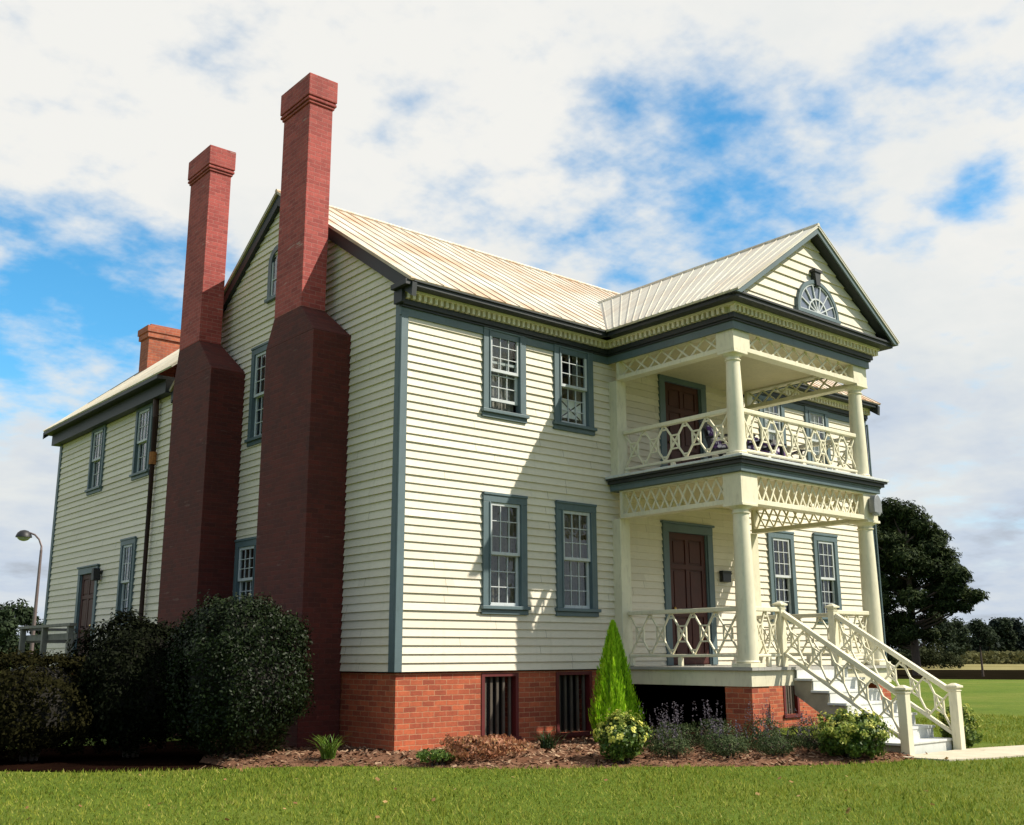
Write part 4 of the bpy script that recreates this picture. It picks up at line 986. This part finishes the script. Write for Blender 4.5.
herb = leaf_mat('herb_leaf', [(.1, (.02, .04, .012)), (.5, (.05, .075, .028)), (.9, (.11, .13, .055))], .7, .15, .2, 4)
MAT['spike'] = leaf_mat('lavender_spike', [(.1, (.08, .07, .09)), (.9, (.19, .165, .19))], .7, .1, .2)
def herb_plant(x, y, z0, r, h, label, seed, spikes=26, sh=.5):
    t = bush('herb_plant', x, y, z0, r, r*.85, h, 1500, .020, herb, label, 'plant', .1, 'herb plants along the porch bed', .28, seed, None, .3)
    if not spikes: return
    vs, fs = [], []; cs = []
    for i in range(spikes):
        a = RNG.uniform(0, 6.28); q = RNG.uniform(0, r*.85); px, py = x+q*math.cos(a), y+q*math.sin(a); hh = sh*RNG.uniform(.75, 1.15); lx_, ly_ = RNG.normal(0, .05, 2)
        m_ = 16; tt = RNG.uniform(.6, 1, m_); cs.append(np.stack([px+lx_*tt+RNG.normal(0, .007, m_), py+ly_*tt+RNG.normal(0, .007, m_), z0+hh*tt], 1))
    c = np.concatenate(cs); v_, f_ = leaves(c, unit(len(c)), .012, .7, 1); np_mesh('flower_spikes', v_, f_, 'spike', t)
hp = [(2.75, -2.55, .34, .36, .64), (3.30, -2.30, .36, .40, .66), (3.9, -2.45, .38, .44, .72), (4.45, -2.95, .36, .44, .70), (4.80, -3.45, .36, .40, .66), (3.35, -3.05, .34, .30, .45), (3.95, -3.35, .34, .30, .42), (4.5, -3.85, .36, .34, .45), (3.0, -3.45, .3, .26, 0), (2.45, -2.95, .30, .28, .42), (3.65, -2.85, .34, .32, .5), (4.95, -3.95, .34, .34, .45), (3.6, -3.8, .30, .26, 0)]
hl = ['grey green herb nearest the conifer with pale violet spikes', 'second violet spiked herb from the conifer, in the back row', 'tall violet spiked herb before the dark opening under the porch', 'violet spiked herb in front of the brick pier', 'violet spiked herb right of the brick pier', 'low front herb, left of the three in the front row', 'low front herb in the middle of the front row', 'low front herb nearest the wide flowering shrub', 'smallest spikeless herb beside the lawn edge, nearer the conifer', 'violet spiked herb just right of the yellow shrub at the conifer', 'middling violet spiked herb in the middle of the bed', 'violet spiked herb behind the wide flowering shrub', 'spikeless low herb beside the lawn edge, nearer the steps']
for i, (x, y, r, h, sh) in enumerate(hp): herb_plant(x, y, -.03, r, h, hl[i], 40+i, 15 if sh else 0, sh*.93)

# ------------------------------------------------------------------ trees
def tree(name, x, y, z0, clumps, nleaf, size, mat, label, cat, trunk_h, tr, group=None, limbs=True, aspect=.45, seed=0, lean=(0, 0)):
    """clumps: (dx,dy,z,r,rz)"""
    t = empty(name, (x, y, z0), label, cat, group)
    wts = np.array([c[3]**2*c[4] for c in clumps])**.75; ns = np.maximum(30, (nleaf*wts/wts.sum()).astype(int)); cs = []; nr = []
    for i, (c, k) in enumerate(zip(clumps, ns)):
        d = unit(k); rad = RNG.uniform(0, 1, k)**.45*blob_noise(d, 4, .28, seed+i)
        cs.append(np.stack([x+c[0]+d[:, 0]*c[3]*rad, y+c[1]+d[:, 1]*c[3]*rad, z0+c[2]+d[:, 2]*c[4]*rad], 1)); nr.append(d+np.array([0, 0, .5]))
    c = np.concatenate(cs); d = np.concatenate(nr)
    vs, fs = leaves(c, d, RNG.uniform(.6, 1.4, len(c))*size, aspect, .9); np_mesh('crown', vs, fs, mat, t)
    b = B(); b.tube([(x, y, z0-.2), (x+lean[0]*.3, y+lean[1]*.3, z0+trunk_h*.4), (x+lean[0], y+lean[1], z0+trunk_h)], [tr, tr*.7, tr*.25], 10)
    if limbs:
        for c_ in clumps[::1]:
            zb = max(trunk_h*.18, min(trunk_h*.95, c_[2]-.35*math.hypot(c_[0], c_[1])-.4)); f_ = zb/trunk_h
            b.tube([(x+lean[0]*f_, y+lean[1]*f_, z0+zb), (x+c_[0]*.55, y+c_[1]*.55, z0+(zb+c_[2])/2-.1), (x+c_[0], y+c_[1], z0+c_[2])], [tr*.30, tr*.18, tr*.05], 6)
    obj('trunk', b, 'bark', t); return t
pinem = leaf_mat('pine_needles', [(.1, (.008, .016, .006)), (.5, (.020, .034, .010)), (.9, (.075, .095, .030))], .7, .1, .15, .6)
# frame across the view at the right: side vector
sx_, sy_ = math.cos(1.16), -math.sin(1.16)
pc = []
rnd = random.Random(5)
def pclump(s, z, r, dep=None):
    dpt = rnd.uniform(-2.0, 2.0) if dep is None else dep
    pc.append((s*sx_+dpt*math.sin(1.16), s*sy_+dpt*math.cos(1.16), z, r, r*.72))
for s, z, r in [(-.9, 10.9, 1.0), (.1, 10.6, 1.1), (-2.0, 10.0, 1.1), (-.7, 9.7, 1.3), (.9, 9.7, 1.1), (1.9, 9.0, .9), (-2.6, 8.9, 1.2), (-1.2, 8.6, 1.3), (.4, 8.6, 1.3), (1.6, 8.0, 1.2), (2.4, 7.6, .9), (-2.9, 7.6, 1.2), (-1.5, 7.3, 1.2), (-.1, 7.4, 1.3), (1.1, 6.9, 1.2), (2.6, 6.6, 1.0),
                (3.4, 6.2, .8), (-3.1, 6.3, 1.2), (-1.9, 6.0, 1.1), (-.5, 5.9, 1.1), (1.7, 5.6, 1.1), (2.9, 5.3, 1.0), (3.9, 5.0, .75), (4.5, 4.9, .5), (-3.2, 5.0, 1.1), (-1.7, 4.7, 1.0), (.3, 4.8, 1.0), (1.2, 4.5, .9), (2.5, 4.4, .8), (3.5, 4.3, .6), (-3.0, 3.8, 1.0), (-1.9, 3.3, 1.0), (-.6, 3.6, .8), (.7, 3.5, .7), (1.5, 3.6, .6), (-1.2, 2.5, 1.0), (-.2, 2.7, .8), (.9, 2.6, .7), (-2.4, 2.4, 1.0)]: pclump(s*.93, z, r)
tree('pine_tree', 56.8, 24.0, GZ, pc, 74000, .15, pinem, 'big dark pine tree with a ragged open crown right of the porch', 'pine tree', 9.0, .30, seed=50, aspect=.3)
bl = [leaf_mat('far_leaf_%s' % n_, st, .7, .1, .15, .3) for n_, st in (('dark', [(.1, (.006, .012, .007)), (.9, (.040, .058, .026))]), ('blue', [(.1, (.010, .017, .016)), (.9, (.045, .062, .045))]), ('olive', [(.1, (.014, .020, .007)), (.9, (.050, .058, .020))]))]
protos = {}
def far_tree(x, y, h, wd, kind, name, label, cat, group, n=2600, low=.12, seed=0, trunk=.35, size=None):
    r_ = random.Random(seed); cl = []
    for i in range(11):
        zq = r_.uniform(low+.12, .9); wq = math.sin(math.pi*min(1, .25+zq*.75))**.8; a = r_.uniform(0, 6.28); q = r_.uniform(0, .62)*wd*wq
        rr = wd*r_.uniform(.28, .45)*(.6+.5*wq); cl.append((q*math.cos(a), q*math.sin(a), zq*h, rr, rr*.75))
    return tree(name, x, y, GZ, cl, n, size or h*.028, bl[kind], label, cat, h*.8, h*trunk*.06, group, seed=seed, aspect=.6)
# trees under and beside the pine, along the far edge of the fields
G1 = 'trees along the far edge of the field'
ft = []
def across(px_u, dist):     # world point at a bearing (tangent across the view) and distance
    a = _y+math.atan((px_u-512)/1051.2/1.02); return CAM.x+math.sin(a)*dist, CAM.y+math.cos(a)*dist
rr_ = random.Random(3)
far_lab = 'dark tree in the far wood across the field'
for i, u in enumerate([950, 956, 962, 968, 974, 980, 986, 992, 997, 1002, 1007, 1012, 1017, 1022, 1028, 1034, 1041, 1049, 1058, 1068, 1080, 1095]):
    x, y = across(u, rr_.uniform(178, 200)); h = [6.2, 5.6, 6.4, 6.0, 6.8, 6.2, 5.8, 6.4, 6.8, 7.0, 7.6, 7.2, 6.6, 6.2, 6.6, 7, 6.4, 6, 6.5, 6, 6, 6][i]
    far_tree(x, y, h, h*.46, 1 if i % 3 else 0, 'tree', far_lab, 'tree', G1, 2200, -.1, 100+i, size=.26)
for i, (u, dist, h, wd, k, lb) in enumerate([(886, 110, 5.6, 2.6, 0, 'dark bushy tree behind the right column, under the pine'), (903, 112, 4.4, 2.4, 2, 'olive bushy tree right behind the pine trunk'), (921, 118, 4.8, 2.6, 2, 'olive broad tree under the right limbs of the pine'), (940, 122, 5.4, 2.8, 0, 'dark broad tree between the pine and the slim young tree'), (955, 130, 5.6, 2.6, 0, 'dark tree just left of the slim young tree')]):
    x, y = across(u, dist); far_tree(x, y, h, wd, k, 'tree', lb, 'tree', None, 3200, .0, 140+i)
x, y = across(977, 72); far_tree(x, y, 3.6, 1.25, 0, 'young_tree', 'slim young tree standing alone at the end of the lawn', 'tree', None, 2600, .42, 160, size=.07)
for i, (u, h) in enumerate([(896, 1.6), (912, 1.9), (929, 1.7), (946, 1.5)]):
    x, y = across(u, 108); far_tree(x, y, h, 1.7, 2, 'field_bush', ['olive bush at the field edge by the right column', 'olive bush at the field edge below the pine trunk', 'olive bush at the field edge below the pine limbs', 'olive bush at the field edge near the young tree'][i], 'bush', None, 1500, .0, 170+i, size=.09)
# low scrub in front of the wood
def scrub():
    n = 9000; brg = _y+RNG.uniform(.30, .60, n); dist = RNG.uniform(150, 172, n)
    z = GZ+RNG.uniform(0, 1, n)**1.5*1.5; c = np.stack([CAM.x+np.sin(brg)*dist, CAM.y+np.cos(brg)*dist, z], 1)
    vs, fs = leaves(c, np.tile([0, 0, 1.], (n, 1)), RNG.uniform(.2, .5, n), .6, 1)
    tag(np_mesh('field_scrub', vs, fs, leaf_mat('scrub_leaf', [(.1, (.05, .055, .02)), (.9, (.16, .15, .06))], .8, .1, .2)), kind='stuff')
scrub()
# wood behind the street lamp
for i, (u, dist, h) in enumerate([(-40, 78, 4.6), (-22, 80, 5.2), (-4, 76, 5.0), (10, 78, 5.4), (24, 80, 4.8), (38, 86, 4.2), (52, 90, 4.4), (66, 88, 4.2)]):
    x, y = across(u, dist); far_tree(x, y, h*1.02, h*.40, 0, 'tree', 'dark rounded tree in the clump behind the street lamp', 'tree', 'clump of trees behind the street lamp', 2200, .0, 200+i)
